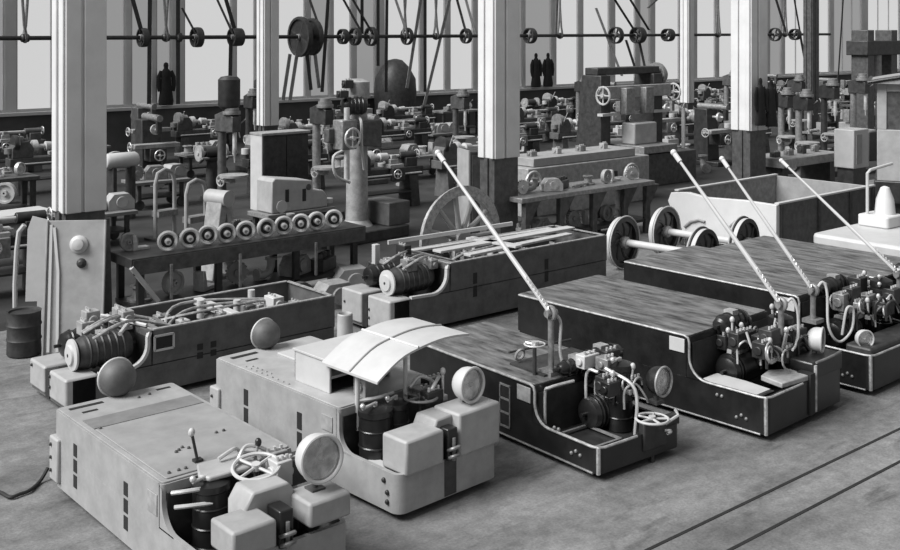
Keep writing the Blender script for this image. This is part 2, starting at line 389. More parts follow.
# ---------- truck one: pale, nearest the camera on the left
t1=thing('electric_truck','pale grey low electric truck nearest the camera with steering wheel and closed deck','truck',VZ(-1.42,6.55),math.radians(0),'electric works trucks')
Wd,L,Hp,hs,yc=.99,2.56,.64,.36,.70
body_parts(t1,Wd,L,Hp,hs,yc,'light','blackish','light',.17)
MB().box(.05,Wd-.05,L-.64,L-.42,Hp+.012,Hp+.018).build('deck_strip',M['strip'],t1)
MB().prism(rrect(.05,Wd-.05,yc+.04,L-.66,.02),XYZ,Hp+.012,Hp+.022).build('cover_plate',M['decklight'],t1,.004)
for q in ((.07,.34,L-.13,L-.09),(.12,.24,L-.26,L-.23),(Wd-.2,Wd-.08,L-.13,L-.1)): MB().box(*q,Hp+.012,Hp+.016).build('deck_slot',M['rubber'],t1)
rivets(t1,[(.08,L-.68,Hp+.024),(.1,yc+.1,Hp+.026),(.17,yc+.1,Hp+.026),(.22,yc+.1,Hp+.026),(.33,yc+.42,Hp+.026),(.37,yc+.45,Hp+.026),(.4,yc+.41,Hp+.026),(.3,yc+.4,Hp+.026),(Wd-.3,yc+.55,Hp+.026),(Wd-.24,yc+.55,Hp+.026),(.6,L-.2,Hp+.016),(.7,L-.18,Hp+.016)],.013,'darkg','bolts')
vents(t1,0,(2.15,1.25),.15,.5,3); MB().box(-.008,0,yc+.06,yc+.2,.42,.56).build('name_plate',M['midlight'],t1,.003)
for i in range(1): pass
b=MB().box(-.03,.06,L-.12,L+.05,.1,.44).build('buffer_bracket',M['light2'],t1,.015)
rivets(b,[(-.035,L+.0,.18),(-.035,L+.0,.28),(-.035,L+.0,.38)],.014,'dark')
MB().box(.09,.40,-.07,.22,hs+.03,Hp-.07).build('weight_block',M['light'],t1,.02)
MB().box(.64,Wd-.03,-.07,.22,hs+.07,Hp-.05).build('weight_block',M['light'],t1,.02)
MB().prism([(.3,Hp-.06),(.36,Hp+.03),(.62,Hp+.03),(.66,Hp-.02),(.66,hs),(.3,hs)],XZY,.15,.38).build('control_housing',M['light2'],t1,.015)
coupling(t1,.5,-.0,.46)
headlight(t1,(.79,.02,Hp+.175),(-.08,-1,.06),.152,'cover')
steering(t1,(.56,.46,Hp+.05),.155,'cover',True,4,(-.12,-.15,1))
controller(t1,(.30,.60,.12),.12,.5,'black'); 
lever(t1,(.34,yc+.16,Hp+.02),.19,(-.02,.05),'black','cover'); lever(t1,(.62,.6,Hp-.02),.16,(.05,.02),'iron','black')
MB().prism([(.26,.54),(.62,.52),(.66,.6),(.62,yc+.1),(.3,yc+.1),(.22,.62)],XYZ,Hp+.0,Hp+.035).build('dashboard',M['light2'],t1,.012)
pipes(t1,[[(.05,.66,Hp-.05),(.12,.58,Hp-.03),(.3,.52,Hp-.03)],[(.05,.62,Hp-.13),(.14,.55,Hp-.12),(.26,.5,Hp-.12)],[(.42,.72,Hp+.06),(.55,.74,Hp+.09),(.62,.78,Hp+.05),(.8,.72,Hp+.02)],[(.5,.62,Hp+.04),(.6,.66,Hp+.12),(.72,.62,Hp+.08),(.84,.56,Hp-.02)]],.014,'steel')
gearcase(t1,(.78,.62,Hp-.1),'midlight',rnd); gearcase(t1,(.86,.45,Hp-.12),'dark',rnd); gearcase(t1,(.72,.42,Hp-.1),'cover',rnd)
motor(t1,(.5,.4,.32),(.9,.4,.32),.13)
headlight(t1,(.50,L+.02,Hp+.15),(-.05,1,.05),.15,'mid',True,.17,'rear_headlight')
# ---------- truck two: pale with sheet metal canopy
t2=thing('electric_truck','pale grey electric truck with a curved sheet metal canopy over the controls','truck',VZ(-.375,7.93),math.radians(3.2),'electric works trucks')
Wd,L,Hp,hs,yc=1.05,2.50,.66,.35,.70
body_parts(t2,Wd,L,Hp,hs,yc,'light','blackish','light2',.15,rc=.08)
vents(t2,0,(2.0,1.22),.2,.52,2); MB().box(-.008,0,yc+.08,yc+.22,.46,.58).build('name_plate',M['midlight'],t2,.003)
for q in ((.09,.36,L-.15,L-.10),(.14,.26,L-.3,L-.27)): MB().box(*q,Hp+.012,Hp+.016).build('deck_slot',M['rubber'],t2)
rivets(t2,[(.05,L-.42-.08*k,Hp+.014) for k in range(9)]+[(.1,L-.45-.07*k,Hp+.014) for k in range(5)],.010,'midlight','bolts')
rivets(t2,[(-.004,.12,.13),(-.004,.12,.2),(-.004,.16,.28)],.02,'blackish','step_bolts')
b=MB().box(-.03,.06,L-.1,L+.05,.12,.42).build('buffer_bracket',M['light2'],t2,.015); rivets(b,[(-.035,L,.2),(-.035,L,.34)],.014,'dark')
MB().box(.06,.44,-.02,.26,hs-.02,Hp-.07).build('weight_block',M['light2'],t2,.02)
MB().box(.60,Wd,-.02,.28,hs-.02,Hp-.0).build('weight_block',M['light2'],t2,.02)
MB().prism([(.4,Hp-.1),(.44,Hp-.02),(.62,Hp-.02),(.62,hs),(.4,hs)],XZY,.06,.3).build('control_housing',M['light'],t2,.015)
MB().box(.46,.58,-.006,.05,.07,hs+.0).build('coupling_slot',M['dark'],t2); coupling(t2,.52,-.01,.46)
# battery box open at the front
m=MB(); x0,x1,y0,y1,z0,z1=.15,.80,1.02,1.50,Hp+.012,Hp+.26
m.box(x0,x0+.02,y0,y1,z0,z1).box(x1-.02,x1,y0,y1,z0,z1).box(x0,x1,y1-.02,y1,z0,z1).box(x0-.01,x1+.02,y0-.01,y1+.02,z1,z1+.02)
bb=m.build('battery_box',M['cover'],t2,.004)
MB().box(x0+.02,x1-.02,y0+.06,y1-.03,z0+.09,z0+.11).build('shelf',M['cover'],bb); MB().box(x0+.02,x1-.02,y0+.02,y1-.03,z0,z0+.01).build('tray',M['dark'],bb)
m=MB().box(.46,1.0,1.56,2.2,Hp+.012,Hp+.03); m.build('cover_sheet',M['cover'],t2,.004)
# canopy on two posts
prof=[]; N=14
def cz(s): return .93+.17*math.sin(min(s/.42,1)*PI*.5)+.035*math.sin(max(s-.38,0)/.62*PI*.9)
xs=[.10+.98*k/N for k in range(N+1)]; zs=[cz(k/N) for k in range(N+1)]
P=[(x,z) for x,z in zip(xs,zs)]+[(x,z-.018) for x,z in reversed(list(zip(xs,zs)))]
can=MB().prism(P,XZY,.36,1.06).build('canopy',M['cover'],t2)
MB().tube([(x,.70,z+.006) for x,z in zip(xs,zs)],.008,6).build('seam',M['light'],can)
MB().tube([(xs[6],.36,zs[6]+.005),(xs[6],1.06,zs[6]+.005)],.010,6).build('fold',M['white'],can)
MB().cyl((.18,.70,Hp-.2),(.18,.70,.97),.02,n=10).build('canopy_post',M['cover'],t2); MB().cyl((.54,.54,Hp-.2),(.54,.54,1.085),.018,n=10).build('canopy_post',M['cover'],t2)
headlight(t2,(.84,.08,Hp+.15),(.05,-1,.04),.135,'cover')
controller(t2,(.24,.55,.15),.13,.5,'black'); controller(t2,(.46,.56,.15),.10,.5,'blackish')
steering(t2,(.6,.42,Hp+.03),.13,'iron',True,5)
pipes(t2,[[(.18,.7,Hp+.03),(.3,.62,Hp+.04),(.5,.64,Hp+.03)],[(.55,.5,Hp+.1),(.66,.5,Hp+.16),(.76,.44,Hp+.1),(.7,.36,Hp+.04)],[(.6,.38,Hp),(.66,.34,Hp+.12),(.78,.4,Hp+.16)]],.015,'steel')
gearcase(t2,(.7,.5,Hp-.04),'iron',rnd); gearcase(t2,(.84,.55,Hp-.04),'blackish',rnd); gearcase(t2,(.66,.36,Hp-.03),'blackish',rnd); gearcase(t2,(.35,.8,Hp+.012),'midlight',rnd)
motor(t2,(.5,.36,.3),(.95,.36,.3),.13); lever(t2,(.78,.36,Hp),.2,(.02,.02),'steel','cover'); MB().box(.06,.2,.3,.5,.15,.3).build('pedal_box',M['cover'],t2,.01)
headlight(t2,(.50,L-.02,Hp+.14),(-.05,1,.05),.135,'mid',True,.16,'rear_headlight')
solo('metal_canister',MB().lathe((0,0,0),(0,0,1),[(0,.075),(.3,.07),(.31,.062),(.3,.055),(.1,.05)],20),M['light2'],'pale metal cylinder standing on the deck behind the canopy','canister',W(345,347,.70))

# ---------- dark trucks with trolley poles
def trolley(root,base_px,Zb,tip_px,r=.022,foot=None,mast=None,bright='cover'):
    inv=root.matrix_basis.inverted()
    b=WZ(base_px[0],base_px[1],Zb)
    s0=(base_px[0]-XC)/FPX; st=(tip_px[0]-XC)/FPX; X=s0*Zb
    s=(X-st*Zb)/(FX+FY*st); Z=Zb+FY*s
    tip=WZ(tip_px[0],tip_px[1],Z); b,tip=inv@b,inv@tip; d=(tip-b).normalized()
    m=MB(); m.tube([b,b+(tip-b)*.5,tip],[r,r*.85,r*.55],9); o=m.build('trolley_pole',M[bright],root)
    q=MB(); q.cyl(tip-d*.02,tip+d*.1,r*1.0,n=9); q.sphere(tip+d*.1,r*1.25,10,7); q.build('pole_tip',M['white'],o)
    if mast is None: mast=.75
    h=MB(); h.cyl((b.x,b.y,mast),(b.x,b.y,b.z-.02),.028,n=12); h.cbox((b.x,b.y,mast+.02),(.16,.16,.04)); h.torus((b.x,b.y,b.z),(1,0,0),.05,.022,18,8); h.cyl((b.x-.06,b.y,b.z),(b.x+.06,b.y,b.z),.03,n=12)
    h.build('pole_mast',M['iron'],root)
    k=MB(); side=Vector((0,0,1)).cross(d).normalized()*.04
    pts=[b+side-d*.02+Vector((0,0,.03*math.sin(i)))*0+d*(.36*i/40)+Vector((0,0,.06))+ (side.normalized()*.010*math.cos(i*1.3)+Vector((0,0,.010*math.sin(i*1.3)))) for i in range(41)]
    k.tube(pts,.006,5); k.build('pole_spring',M['steel'],o)
    return b,tip
def dark_truck(label,loc,deg,Wd,L,Hp,hs,yc,seed,rf=.16,plate='cover',plateZ=.06,edge=.011,deck='deckdark'):
    t=thing('electric_truck',label,'truck',loc,math.radians(deg),'electric works trucks'); r=random.Random(seed)
    body_parts(t,Wd,L,Hp,hs,yc,'black','blackish',deck,rf,edge=edge,rc=.07)
    MB().box(-.010,0,yc+.05,yc+.22,Hp-.16,Hp-.03).build('name_plate',M[plate],t,.004)
    rivets(t,[(-.003,.2+.05*k,.16+.02*k) for k in range(2)]+[(-.003,.45,.3),(-.003,.5,.3),(-.003,.3,.15)],.016,'iron','step_bolts')
    n=int((L-yc)/.5)
    return t
def cockpit(t,Wd,Hp,hs,yc,seed,x0=.3,dens=1):
    r=random.Random(seed)
    motor(t,(x0,yc-.16,hs+.02),(x0+.42,yc-.16,hs+.02),.14,'black',6)
    motor(t,(x0+.1,yc-.02,Hp+.02),(x0+.6,yc+.02,Hp+.02),.085,'black',4)
    controller(t,(Wd-.3,yc-.32,.16),.11,Hp-.1,'black')
    for k in range(5): gearcase(t,(r.uniform(x0,Wd-.15),r.uniform(.25,yc-.02),Hp-r.uniform(.08,.22)),r.choice(['black','blackish','blackish','dark','iron']),r)
    P=[]
    for k in range(4):
        x,y=r.uniform(x0,Wd-.25),r.uniform(.2,yc-.05); z=Hp-.12
        P.append([(x,y,z-.14),(x,y,z),(x+.03,y-.03,z+.06),(x+.12,y-.03,z+r.uniform(.02,.08)),(x+.2,y-.05,z-.05),(x+.24,y-.05,z-.12)])
    pipes(t,P[:2],.010,'steel'); pipes(t,P[2:],.014,'blackish'); P=[]
    for k in range(4):
        x,y,rr=r.uniform(x0,Wd-.2),r.uniform(.2,yc-.05),r.uniform(.05,.09); z=Hp-.1
        P.append([(x+rr*math.cos(a),y-.04*a/3,z+rr*math.sin(a)) for a in [.5*q for q in range(10)]])
    pipes(t,P,.010,'worn','cable_loop')
    for k in range(3): lever(t,(r.uniform(x0,Wd-.2),r.uniform(.25,yc-.05),Hp-.15),r.uniform(.15,.28),(r.uniform(-.06,.06),r.uniform(-.05,.05)),'steel',r.choice(['cover','black','steel']))
# truck three
Wd,L,Hp,hs,yc=1.0,2.55,.58,.27,.74
t3=dark_truck('low black electric truck with a handwheel on its nose, right of the canopied pale truck',VZ(1.18,8.66),-2,Wd,L,Hp,hs,yc,3,.17,'midlight',edge=.012)
m=MB()
for y in (1.12,):
    for z in (.15,.27,.39): m.box(-.006,.0,y-.05,y+.05,z,z+.09)
m.build('vent_slots',M['rubber'],t3); f=MB()
for z in (.135,.255,.375,.495): f.box(-.01,0,1.05,1.19,z-.008,z+.008)
f.box(-.01,0,1.05,1.062,.13,.5).box(-.01,0,1.178,1.19,.13,.5).build('vent_frame',M['iron'],t3)
MB().ring(rrect(.08,.5,.2,.62,.02),rrect(.105,.475,.225,.595,.01),.17,.185).build('footwell_mat_frame',M['iron'],t3)
pipes(t3,[[(.1,yc-.02,.16),(.1,yc-.02,.5),(.12,yc-.06,.56),(.4,yc-.06,.56)],[(.5,.62,.2),(.5,.62,.62),(.52,.5,.66)],[(.56,.12,.2),(.56,.12,.60),(.5,.4,.72)]],.014,'steel','handrail')
cockpit(t3,Wd,.66,hs,yc,31,.45)
gearcase(t3,(.62,.5,.66),'iron',rnd); gearcase(t3,(.78,.62,.68),'blackish',rnd); gearcase(t3,(.55,.66,.66),'cover',rnd)
headlight(t3,(.90,.10,.60),(.12,-1,.05),.125,'black')
steering(t3,(.66,.02,.36),.135,'cover',True,5); MB().torus((.66,-.03,.25),(0,.3,1),.12,.012,24,6,PI,2*PI).build('tow_ring',M['worn'],t3)
MB().box(.52,.8,-.02,.05,.12,.36).build('coupling_pocket',M['blackish'],t3,.015)
MB().tube([(.72,-.006,hs+.01),(.96,-.006,hs+.06),(Wd+.003,.06,hs+.08)],.014,7).build('nose_strip',M['cover'],t3)
MB().box(.62,.99,.0,.07,hs-.02,hs+.07).build('nose_plate',M['black'],t3,.01)
b,tip=trolley(t3,(551,313),9.55,(443,160),.026,None,.59)
bx,by=b.x,b.y
steering(t3,(bx-.14,by+.06,.86),.09,'steel',True,3); 
pipes(t3,[[(bx+.05,by-.02,1.1),(bx+.08,by-.04,1.02),(bx+.07,by-.04,.78),(bx+.1,by-.08,.60)]],.014,'cover','pole_rope')
motor(t3,(.3,yc+.02,.66),(.72,yc+.02,.66),.06,'black',4)
m=MB().box(.2,.98,yc+.1,yc+.55,Hp+.012,Hp+.03); m.tube([(.2,yc+.56,Hp+.12),(.98,yc+.56,Hp+.1)],.01,6); m.build('hatch_cover',M['dark'],t3)
MB().torus((.28,yc+.5,Hp+.1),(0,1,.3),.05,.012,16,6).build('lifting_ring',M['worn'],t3)
# truck four
Wd,L,Hp,hs,yc=1.36,3.0,.76,.385,.80
t4=dark_truck('large black electric truck with long timber deck, beside the low black truck',VZ(2.76,9.50),2.5,Wd,L,Hp,hs,yc,4,.19)
MB().prism([(.04,.12),(.26,.12),(.30,.4),(.3,yc-.1),(.04,yc-.1)],XYZ,hs-.02,hs+.0).build('footwell_step',M['cover'],t4)
MB().box(.03,.3,.1,yc-.06,.2,hs-.02).build('step_box',M['blackish'],t4)
cockpit(t4,Wd,Hp-.1,hs,yc,44,.42); pipes(t4,[[(.5,.3,.5),(.55,.28,.66),(.68,.26,.62),(.72,.24,.5)],[(.8,.3,.55),(.85,.28,.78),(.97,.26,.74),(.93,.25,.62),(.82,.22,.6)],[(.4,.45,.8),(.42,.4,.66),(.52,.36,.6)]],.012,'cover','cable_loop'); cockpit(t4,Wd,Hp,hs,yc,41,.34); cockpit(t4,Wd,Hp-.05,hs,yc,47,.4)
m=MB().box(.72,.80,-.02,.12,.07,hs+.06).build('coupling_slot',M['rubber'],t4); MB().tube([(.83,-.008,.08),(.83,-.008,hs+.12)],.016,7).build('corner_strip',M['worn'],t4)
MB().box(.81,Wd,-.0,.34,hs-.03,hs+.14).build('weight_block',M['black'],t4,.02)
pipes(t4,[[(.85,-.005,hs+.14),(1.1,-.005,hs+.14),(Wd,.02,hs+.14)]],.012,'iron','edge_strip')
headlight(t4,(1.16,.10,hs+.27),(.35,-1,.0),.115,'cover')
MB().prism([(.34,.05),(.72,.0),(.78,.22),(.6,.34),(.4,.3)],XYZ,hs,hs+.05).build('drip_tray',M['midlight'],t4,.01)
b,tip=trolley(t4,(781,304),10.35,(679,160),.027,None,.6)
pipes(t4,[[(b.x+.03,b.y-.03,b.z),(b.x+.07,b.y-.08,b.z+.05),(b.x+.1,b.y-.12,b.z-.1),(b.x+.1,b.y-.12,b.z-.45)]],.014,'cover','pole_rope')
# truck five
Wd,L,Hp,hs,yc=1.42,3.1,.84,.40,.78
t5=dark_truck('large black electric truck with worn timber deck, second from the right',VZ(4.13,10.68),1.5,Wd,L,Hp,hs,yc,5,.19)
cockpit(t5,Wd,Hp,hs,yc,51,.34); cockpit(t5,Wd,Hp-.08,hs,yc,57,.4)
MB().prism(rrect(.04,Wd-.04,.02,.3,.03),XYZ,hs-.02,hs+.06).build('nose_cover',M['dark'],t5,.02)
b,tip=trolley(t5,(813,290),11.2,(727,166),.024,None,.6)
pipes(t5,[[(b.x+.02,b.y-.02,b.z),(b.x+.08,b.y-.06,b.z+.08),(b.x+.1,b.y-.1,b.z-.02),(b.x+.06,b.y-.14,b.z-.36),(b.x+.16,b.y-.2,b.z-.52),(b.x+.32,b.y-.25,b.z-.42),(b.x+.36,b.y-.25,b.z-.22),(b.x+.28,b.y-.22,b.z-.2),(b.x+.22,b.y-.2,b.z-.46)]],.014,'cover','pole_rope')
headlight(t5,(.12,.12,hs+.12),(-.6,-1,.0),.09,'cover')
# truck six
Wd,L,Hp,hs,yc=1.28,3.05,.82,.40,.78
t6=dark_truck('black electric truck at the right edge, its nose cut off by the photo edge',VZ(5.32,11.58),1.5,Wd,L,Hp,hs,yc,6,.19)
cockpit(t6,Wd,Hp,hs,yc,61,.3); cockpit(t6,Wd,Hp-.06,hs,yc,63,.3)
b,tip=trolley(t6,(899,274),12.25,(787,166),.022,None,.6)
# truck seven: pale cover
t7=thing('covered_truck','pale rounded covered truck deck at the right edge behind the black trucks','truck',VZ(6.02,13.05),0,'electric works trucks')
m=MB(); Q=rrect(0,1.5,0,1.9,.12); m.prism(Q,XYZ,.74,.9); cv=m.build('deck_cover',M['cover'],t7,.04)
MB().prism(rrect(.04,1.46,.04,1.86,.08),XYZ,.1,.74).build('body',M['dark'],t7)
for yy in (.5,1.5):
    for xx in (.2,1.3): MB().lathe((xx-.05,yy,.16),(1,0,0),[(0,.16),(.1,.16)],18).build('wheel',M['dark'],t7)
# ------------------------------------------------------------------ trucks under assembly (open frames)
def chassis(label,loc,deg,Wd,L,Hp,hs,yc,seed,rf):
    t=thing('truck_chassis',label,'truck frame',loc,math.radians(deg),'truck frames under assembly'); r=random.Random(seed)
    body_parts(t,Wd,L,Hp,hs,yc,'mid','blackish','mid',rf,mirror=True,open_top=True,rc=.05)
    # thin bright rim on the open frame, cross members, parts inside
    for x in (.0,Wd-.045): MB().box(x,x+.045,yc+.05,L-.05,Hp,Hp+.012).build('frame_rim',M['worn'],t)
    MB().box(.03,Wd-.03,L-.06,L-.02,Hp,Hp+.012).build('frame_rim',M['worn'],t)
    for y in (yc+.05,yc+.95): MB().box(.03,Wd-.03,y,y+.09,Hp-.07,Hp+.005).build('cross_member',M['cover' if y>yc+.5 else 'iron'],t,.006)
    MB().box(.03,Wd-.03,yc+.06,L-.05,.3,.33).build('battery_floor',M['blackish'],t)
    for k in range(13):
        y=yc+.22+r.uniform(0,L-yc-.45); x=r.uniform(.2,Wd-.2); gearcase(t,(x,y,Hp-r.uniform(.12,.3)),r.choice(['iron','midlight','dark','cover']),r,'battery_part')
    for k in range(2):
        y=yc+.3+k*.7; motor(t,(.2,y,Hp-.22),(Wd-.2,y+.1,Hp-.22),.1,r.choice(['dark','iron']))
    # nose: slot between the two buffers, headlamp-like motor end
    MB().box(Wd/2-.05,Wd/2+.05,-.012,.1,.07,hs+.005).build('coupling_slot',M['blackish'],t)
    for q in ((.06,.2),(.62,.78)): MB().box(q[0],q[1],.1,.16,hs+.0,hs+.012).build('slot_cover',M['dark'],t)
    MB().prism(rrect(.02,Wd/2-.06,-.02,.3,.03),XYZ,.09,hs+.02).build('buffer_block',M['light2'],t,.02)
    MB().prism(rrect(Wd/2+.06,Wd-.0,-.02,.3,.03),XYZ,.09,hs+.02).build('buffer_block',M['light2'],t,.02)
    rivets(t,[(Wd*.5+.1,-.025,.3),(Wd*.5+.1,-.025,.2),(.1,-.025,.3)],.016,'dark')
    m=motor(t,(Wd-.26,.16,hs+.17),(Wd-.26,yc-.08,hs+.17),.155,'dark',6)
    MB().lathe((Wd-.26,.155,hs+.17),(0,-1,0),[(0,.15),(.02,.15),(.03,.10),(.05,.09),(.055,.02)],22).build('end_bell',M['cover'],m)
    motor(t,(.25,.2,hs+.15),(.25,yc-.1,hs+.15),.13,'black',5)
    for k in range(4): gearcase(t,(r.uniform(.2,Wd-.15),r.uniform(.35,yc),hs+.25+r.uniform(0,.1)),r.choice(['iron','blackish','midlight']),r,'gear_housing')
    for k in range(3):
        x=r.uniform(.3,Wd-.1); pipes(t,[[(r.uniform(.15,Wd-.1),yc+.2,Hp-.1),(r.uniform(.15,Wd-.1),yc+.7,Hp+.02),(r.uniform(.15,Wd-.1),L-.4,Hp-.05)],[(x,.3,hs+.32),(x+.05,.5,hs+.42),(x-.15,yc,hs+.38),(x-.1,yc+.35,Hp-.05)]],.016,'worn')
    # bright machined lip round the cut-out on the camera side
    p=[(Wd+.002,yc+.02,Hp-.01),(Wd+.002,yc+.0,Hp-.06)]+[(Wd+.002,yc-rf+rf*math.cos(a),hs+rf-rf*math.sin(a)) for a in [PI/2*k/6 for k in range(7)]]+[(Wd+.002,.3,hs+.012)]
    m=MB()
    for a,b in zip(p[:-1],p[1:]): m.bar((a[0]-.02,a[1],a[2]),(b[0]-.02,b[1],b[2]),.05,.03)
    m.build('machined_lip',M['cover'],t)
    return t
Wd,L,Hp,hs,yc=.96,3.0,.66,.33,.80
c1=chassis('grey open truck frame on the left with pale nose blocks, behind the two pale trucks',VZ(-4.17,10.84),-90,Wd,L,Hp,hs,yc,11,.2)
f=MB(); 
for a,b in (((yc+.06,Hp-.20),(yc+.06,Hp-.06)),((yc+.06,Hp-.06),(yc+.26,Hp-.06)),((yc+.26,Hp-.06),(yc+.26,Hp-.2)),((yc+.26,Hp-.2),(yc+.06,Hp-.2))): f.bar((Wd+.003,a[0],a[1]),(Wd+.003,b[0],b[1]),.02,.02)
f=f.build('hand_hole_frame',M['cover'],c1); MB().box(Wd-.002,Wd+.003,yc+.06,yc+.26,Hp-.2,Hp-.06).build('hand_hole',M['black'],f)
for y in (1.35,1.5): vents(c1,Wd,(y,),.28,.45,2)
MB().box(.05,Wd-.3,yc-.1,yc-.03,Hp-.03,Hp+.0).build('bridge_bar',M['cover'],c1); pipes(c1,[[(Wd-.15,yc+.05,Hp+.02),(.3,yc-.2,Hp+.06)],[(Wd-.1,yc-.25,Hp+.0),(.4,yc+.1,Hp+.03)]],.02,'cover','brace')
for i,(x,y) in enumerate(((.3,1.7),(.55,2.0),(.25,2.35))): MB().cyl((x,y,Hp-.15),(x,y,Hp+.04),.04,n=14).build('terminal_post',M['cover'],c1)
Wd,L,Hp,hs,yc=1.0,3.75,.77,.44,.86
c2=chassis('large grey open truck frame with timber across its top, behind the canopied truck',VZ(-1.33,13.36),-90,Wd,L,Hp,hs,yc,12,.22)
for y in (1.35,1.4,2.9):
    pass
vents(c2,Wd,(1.3,2.55),.3,.62,2)
for i,(x0,y0,x1,y1,w) in enumerate(((.2,.95,.25,3.4,.1),(.5,1.1,.45,3.6,.16),(.85,1.3,.7,3.3,.12),(.1,2.0,.95,2.1,.14))):
    MB().bar((x0,y0,Hp+.03+.02*(i%2)),(x1,y1,Hp+.03+.02*(i%2)),w,.03).build('top_board',M['woodlight' if i%2==0 else 'cover'],c2,.004)
MB().box(.05,.12,.42,.5,hs,Hp+.16).build('front_upright',M['cover'],c2,.006)
MB().bar((.02,.7,Hp+.14),(.3,2.6,Hp+.2),.035,.05).build('top_rail',M['cover'],c2)

# ------------------------------------------------------------------ left group: boards, drum, bench with flange wheels
def board(name,label,quad,Z,th,mt,lean,extra=None,hole=None):
    # quad: pixel corners (bl, br) on the floor depth Z, height and width real
    pass
p=VZ((44-450)/FPX*11.95,11.95); 
def panel(px0,px1,Z,ytop,label,mt,yaw,lean=8,cat='panel'):
    a=VZ((px0-XC)/FPX*Z,Z); w=(px1-px0)/FPX*Z; h=CAMH-(ytop-YH)*Z/FPX
    t=thing('leaning_board',label,cat,a,yaw); R=Matrix.Rotation(-math.radians(lean),4,'X'); return t,w,h/math.cos(math.radians(lean)),R
yawcam=-math.atan2(FX,FY)
t,w_,h_,R=panel(42,101,12.0,224,'tall pale leaning metal panel with a round knob near its top','light2',yawcam+.1)
m=MB(); m.M=R; m.box(0,w_,0,.03,0,h_); m.box(-.0,.02,-.03,.03,0,h_).box(w_-.02,w_,-.02,.03,0,h_); m.build('sheet',M['light2'],t,.004)
m=MB(); m.M=R; m.lathe((w_*.55,0,h_*.82),(0,-1,0),[(0,.10),(.02,.10),(.04,.07),(.07,.06),(.08,.02)],20); m.build('round_cover',M['cover'],t)
m=MB(); m.M=R; m.lathe((w_*.6,0,h_*.68),(0,-1,0),[(0,.055),(.02,.05),(.04,.03),(.05,.02)],16); m.build('knob',M['dark'],t)
m=MB(); m.M=R; m.bar((w_*.25,-.01,.05),(w_*.22,-.01,h_*.62),.03,.02); m.bar((w_*.22,-.01,h_*.62),(w_*.13,-.01,h_*.95),.03,.02); m.build('welded_strip',M['white'],t)
m=MB(); m.M=R; m.bar((w_*.10,-.01,.05),(w_*.08,-.01,h_*.97),.03,.02); m.build('welded_strip',M['white'],t)
t,w_,h_,R=panel(24,44,12.6,219,'narrow plain pale panel leaning at the left of the knobbed panel','cover',yawcam+.15)
m=MB(); m.M=R; m.prism([(0,.45),(.0,h_-.15),(.05,h_),(w_,h_-.05),(w_,0),(w_-.1,0),(w_-.1,.45)],XZY,0,.03); m.build('sheet',M['cover'],t)
t,w_,h_,R=panel(100,110,12.3,222,'dark narrow board edge standing at the right of the knobbed panel','dark',yawcam+.5)
m=MB(); m.M=R; m.box(0,w_*1.3,0,.04,0,h_); m.build('sheet',M['dark'],t)
t,w_,h_,R=panel(15,23,12.9,226,'curved pale bent sheet strip behind the leaning panels at far left','cover',yawcam)
m=MB(); m.tube([(w_*1.2,0,h_),(w_*.5,0,h_-.08),(.02,0,h_-.3),(0,0,h_-.7),(0,0,0)],.03,8); m.build('strip',M['cover'],t)
q=WV(24,346,0) if False else VZ((24-450)/FPX*12.1,12.1)
d=thing('steel_drum','dark steel drum standing on the floor at the left edge','drum',q)
m=MB(); m.lathe((0,0,0),(0,0,1),[(0,.17),(.02,.185),(.16,.18),(.18,.19),(.2,.18),(.32,.18),(.34,.19),(.36,.18),(.47,.18),(.49,.187),(.48,.165),(.46,.16)],24); m.build('shell',M['dark'],d)
MB().cyl((0,0,.45),(0,0,.462),.165,n=24).build('lid',M['blackish'],d)
# cable trailing on the floor from truck one
a=W(48,474,.04); b0=W(30,490,.02); c0=W(10,497,.02); e=W(-14,489,.02)
mid=W(40,481,.02)
solo('power_cable',MB().tube(smooth([a+Vector((0,0,.05)),mid,b0,W(20,494,.02),c0,W(0,492,.02),e]),.014,8),M['rubber'],'black cable trailing on the floor from the pale truck at lower left','cable')

# bench with flange wheels
bp=VZ((189-450)/FPX*13.5,13.5)
bx=bp.x-.75; byy=bp.y; BL=3.45; BH=.86
bench=thing('work_bench','long dark work bench carrying a row of flanged wheels, behind the left truck frame','bench',(bx,byy,0))
m=MB().box(0,BL,0,.7,BH-.12,BH); m.build('bench_top',M['dark'],bench,.008)
MB().box(.02,BL-.02,-.012,.0,BH-.2,BH-.02).build('front_board',M['darkg'],bench)
for x in (.1,1.15,2.3,BL-.2):
    for y in (.03,.6): MB().box(x,x+.08,y,y+.07,0,BH-.09).build('leg',M['blackish'],bench)
MB().box(.08,BL-.1,.03,.65,.22,.27).build('shelf',M['blackish'],bench)
MB().bar((.0,.0,BH-.1),(.35,.02,.3),.05,.05).build('brace',M['cover'],bench)
for x in (.5,1.45,2.6): MB().bar((x,-.03,BH-.12),(x,-.03,.3),.03,.03).build('tie_rod',M['iron'],bench)
def flange_wheel(label,loc,r,rz,group):
    t=thing('flanged_disc',label,'disc',loc,rz,group)
    MB().lathe((0,.05,r),(0,-1,0),[(0,r*.75),(.0,r*.97),(.02,r),(.05,r*.98),(.06,r*.86),(.05,r*.7),(.03,r*.68),(.02,r*.6)],24).build('rim',M['cover'],t)
    MB().lathe((0,.05,r),(0,-1,0),[(.0,r*.72),(.022,r*.72),(.024,r*.3)],24).build('web',M['blackish'],t)
    MB().lathe((0,.05,r),(0,-1,0),[(0,r*.34),(.1,r*.30),(.105,r*.16),(.07,r*.14),(.07,.004)],16).build('hub',M['steel'],t)
    return t
fw=None; ORD=['first','second','third','fourth','fifth','sixth','seventh','eighth','ninth','tenth','eleventh','twelfth','thirteenth','fourteenth','fifteenth','sixteenth','seventeenth','eighteenth','nineteenth','twentieth','twenty-first','twenty-second','twenty-third','twenty-fourth']
DX=[(168,.0),(190,0),(208,.05),(227,0),(246,0),(267,0),(284,0),(301,0),(317,0),(334,0)]
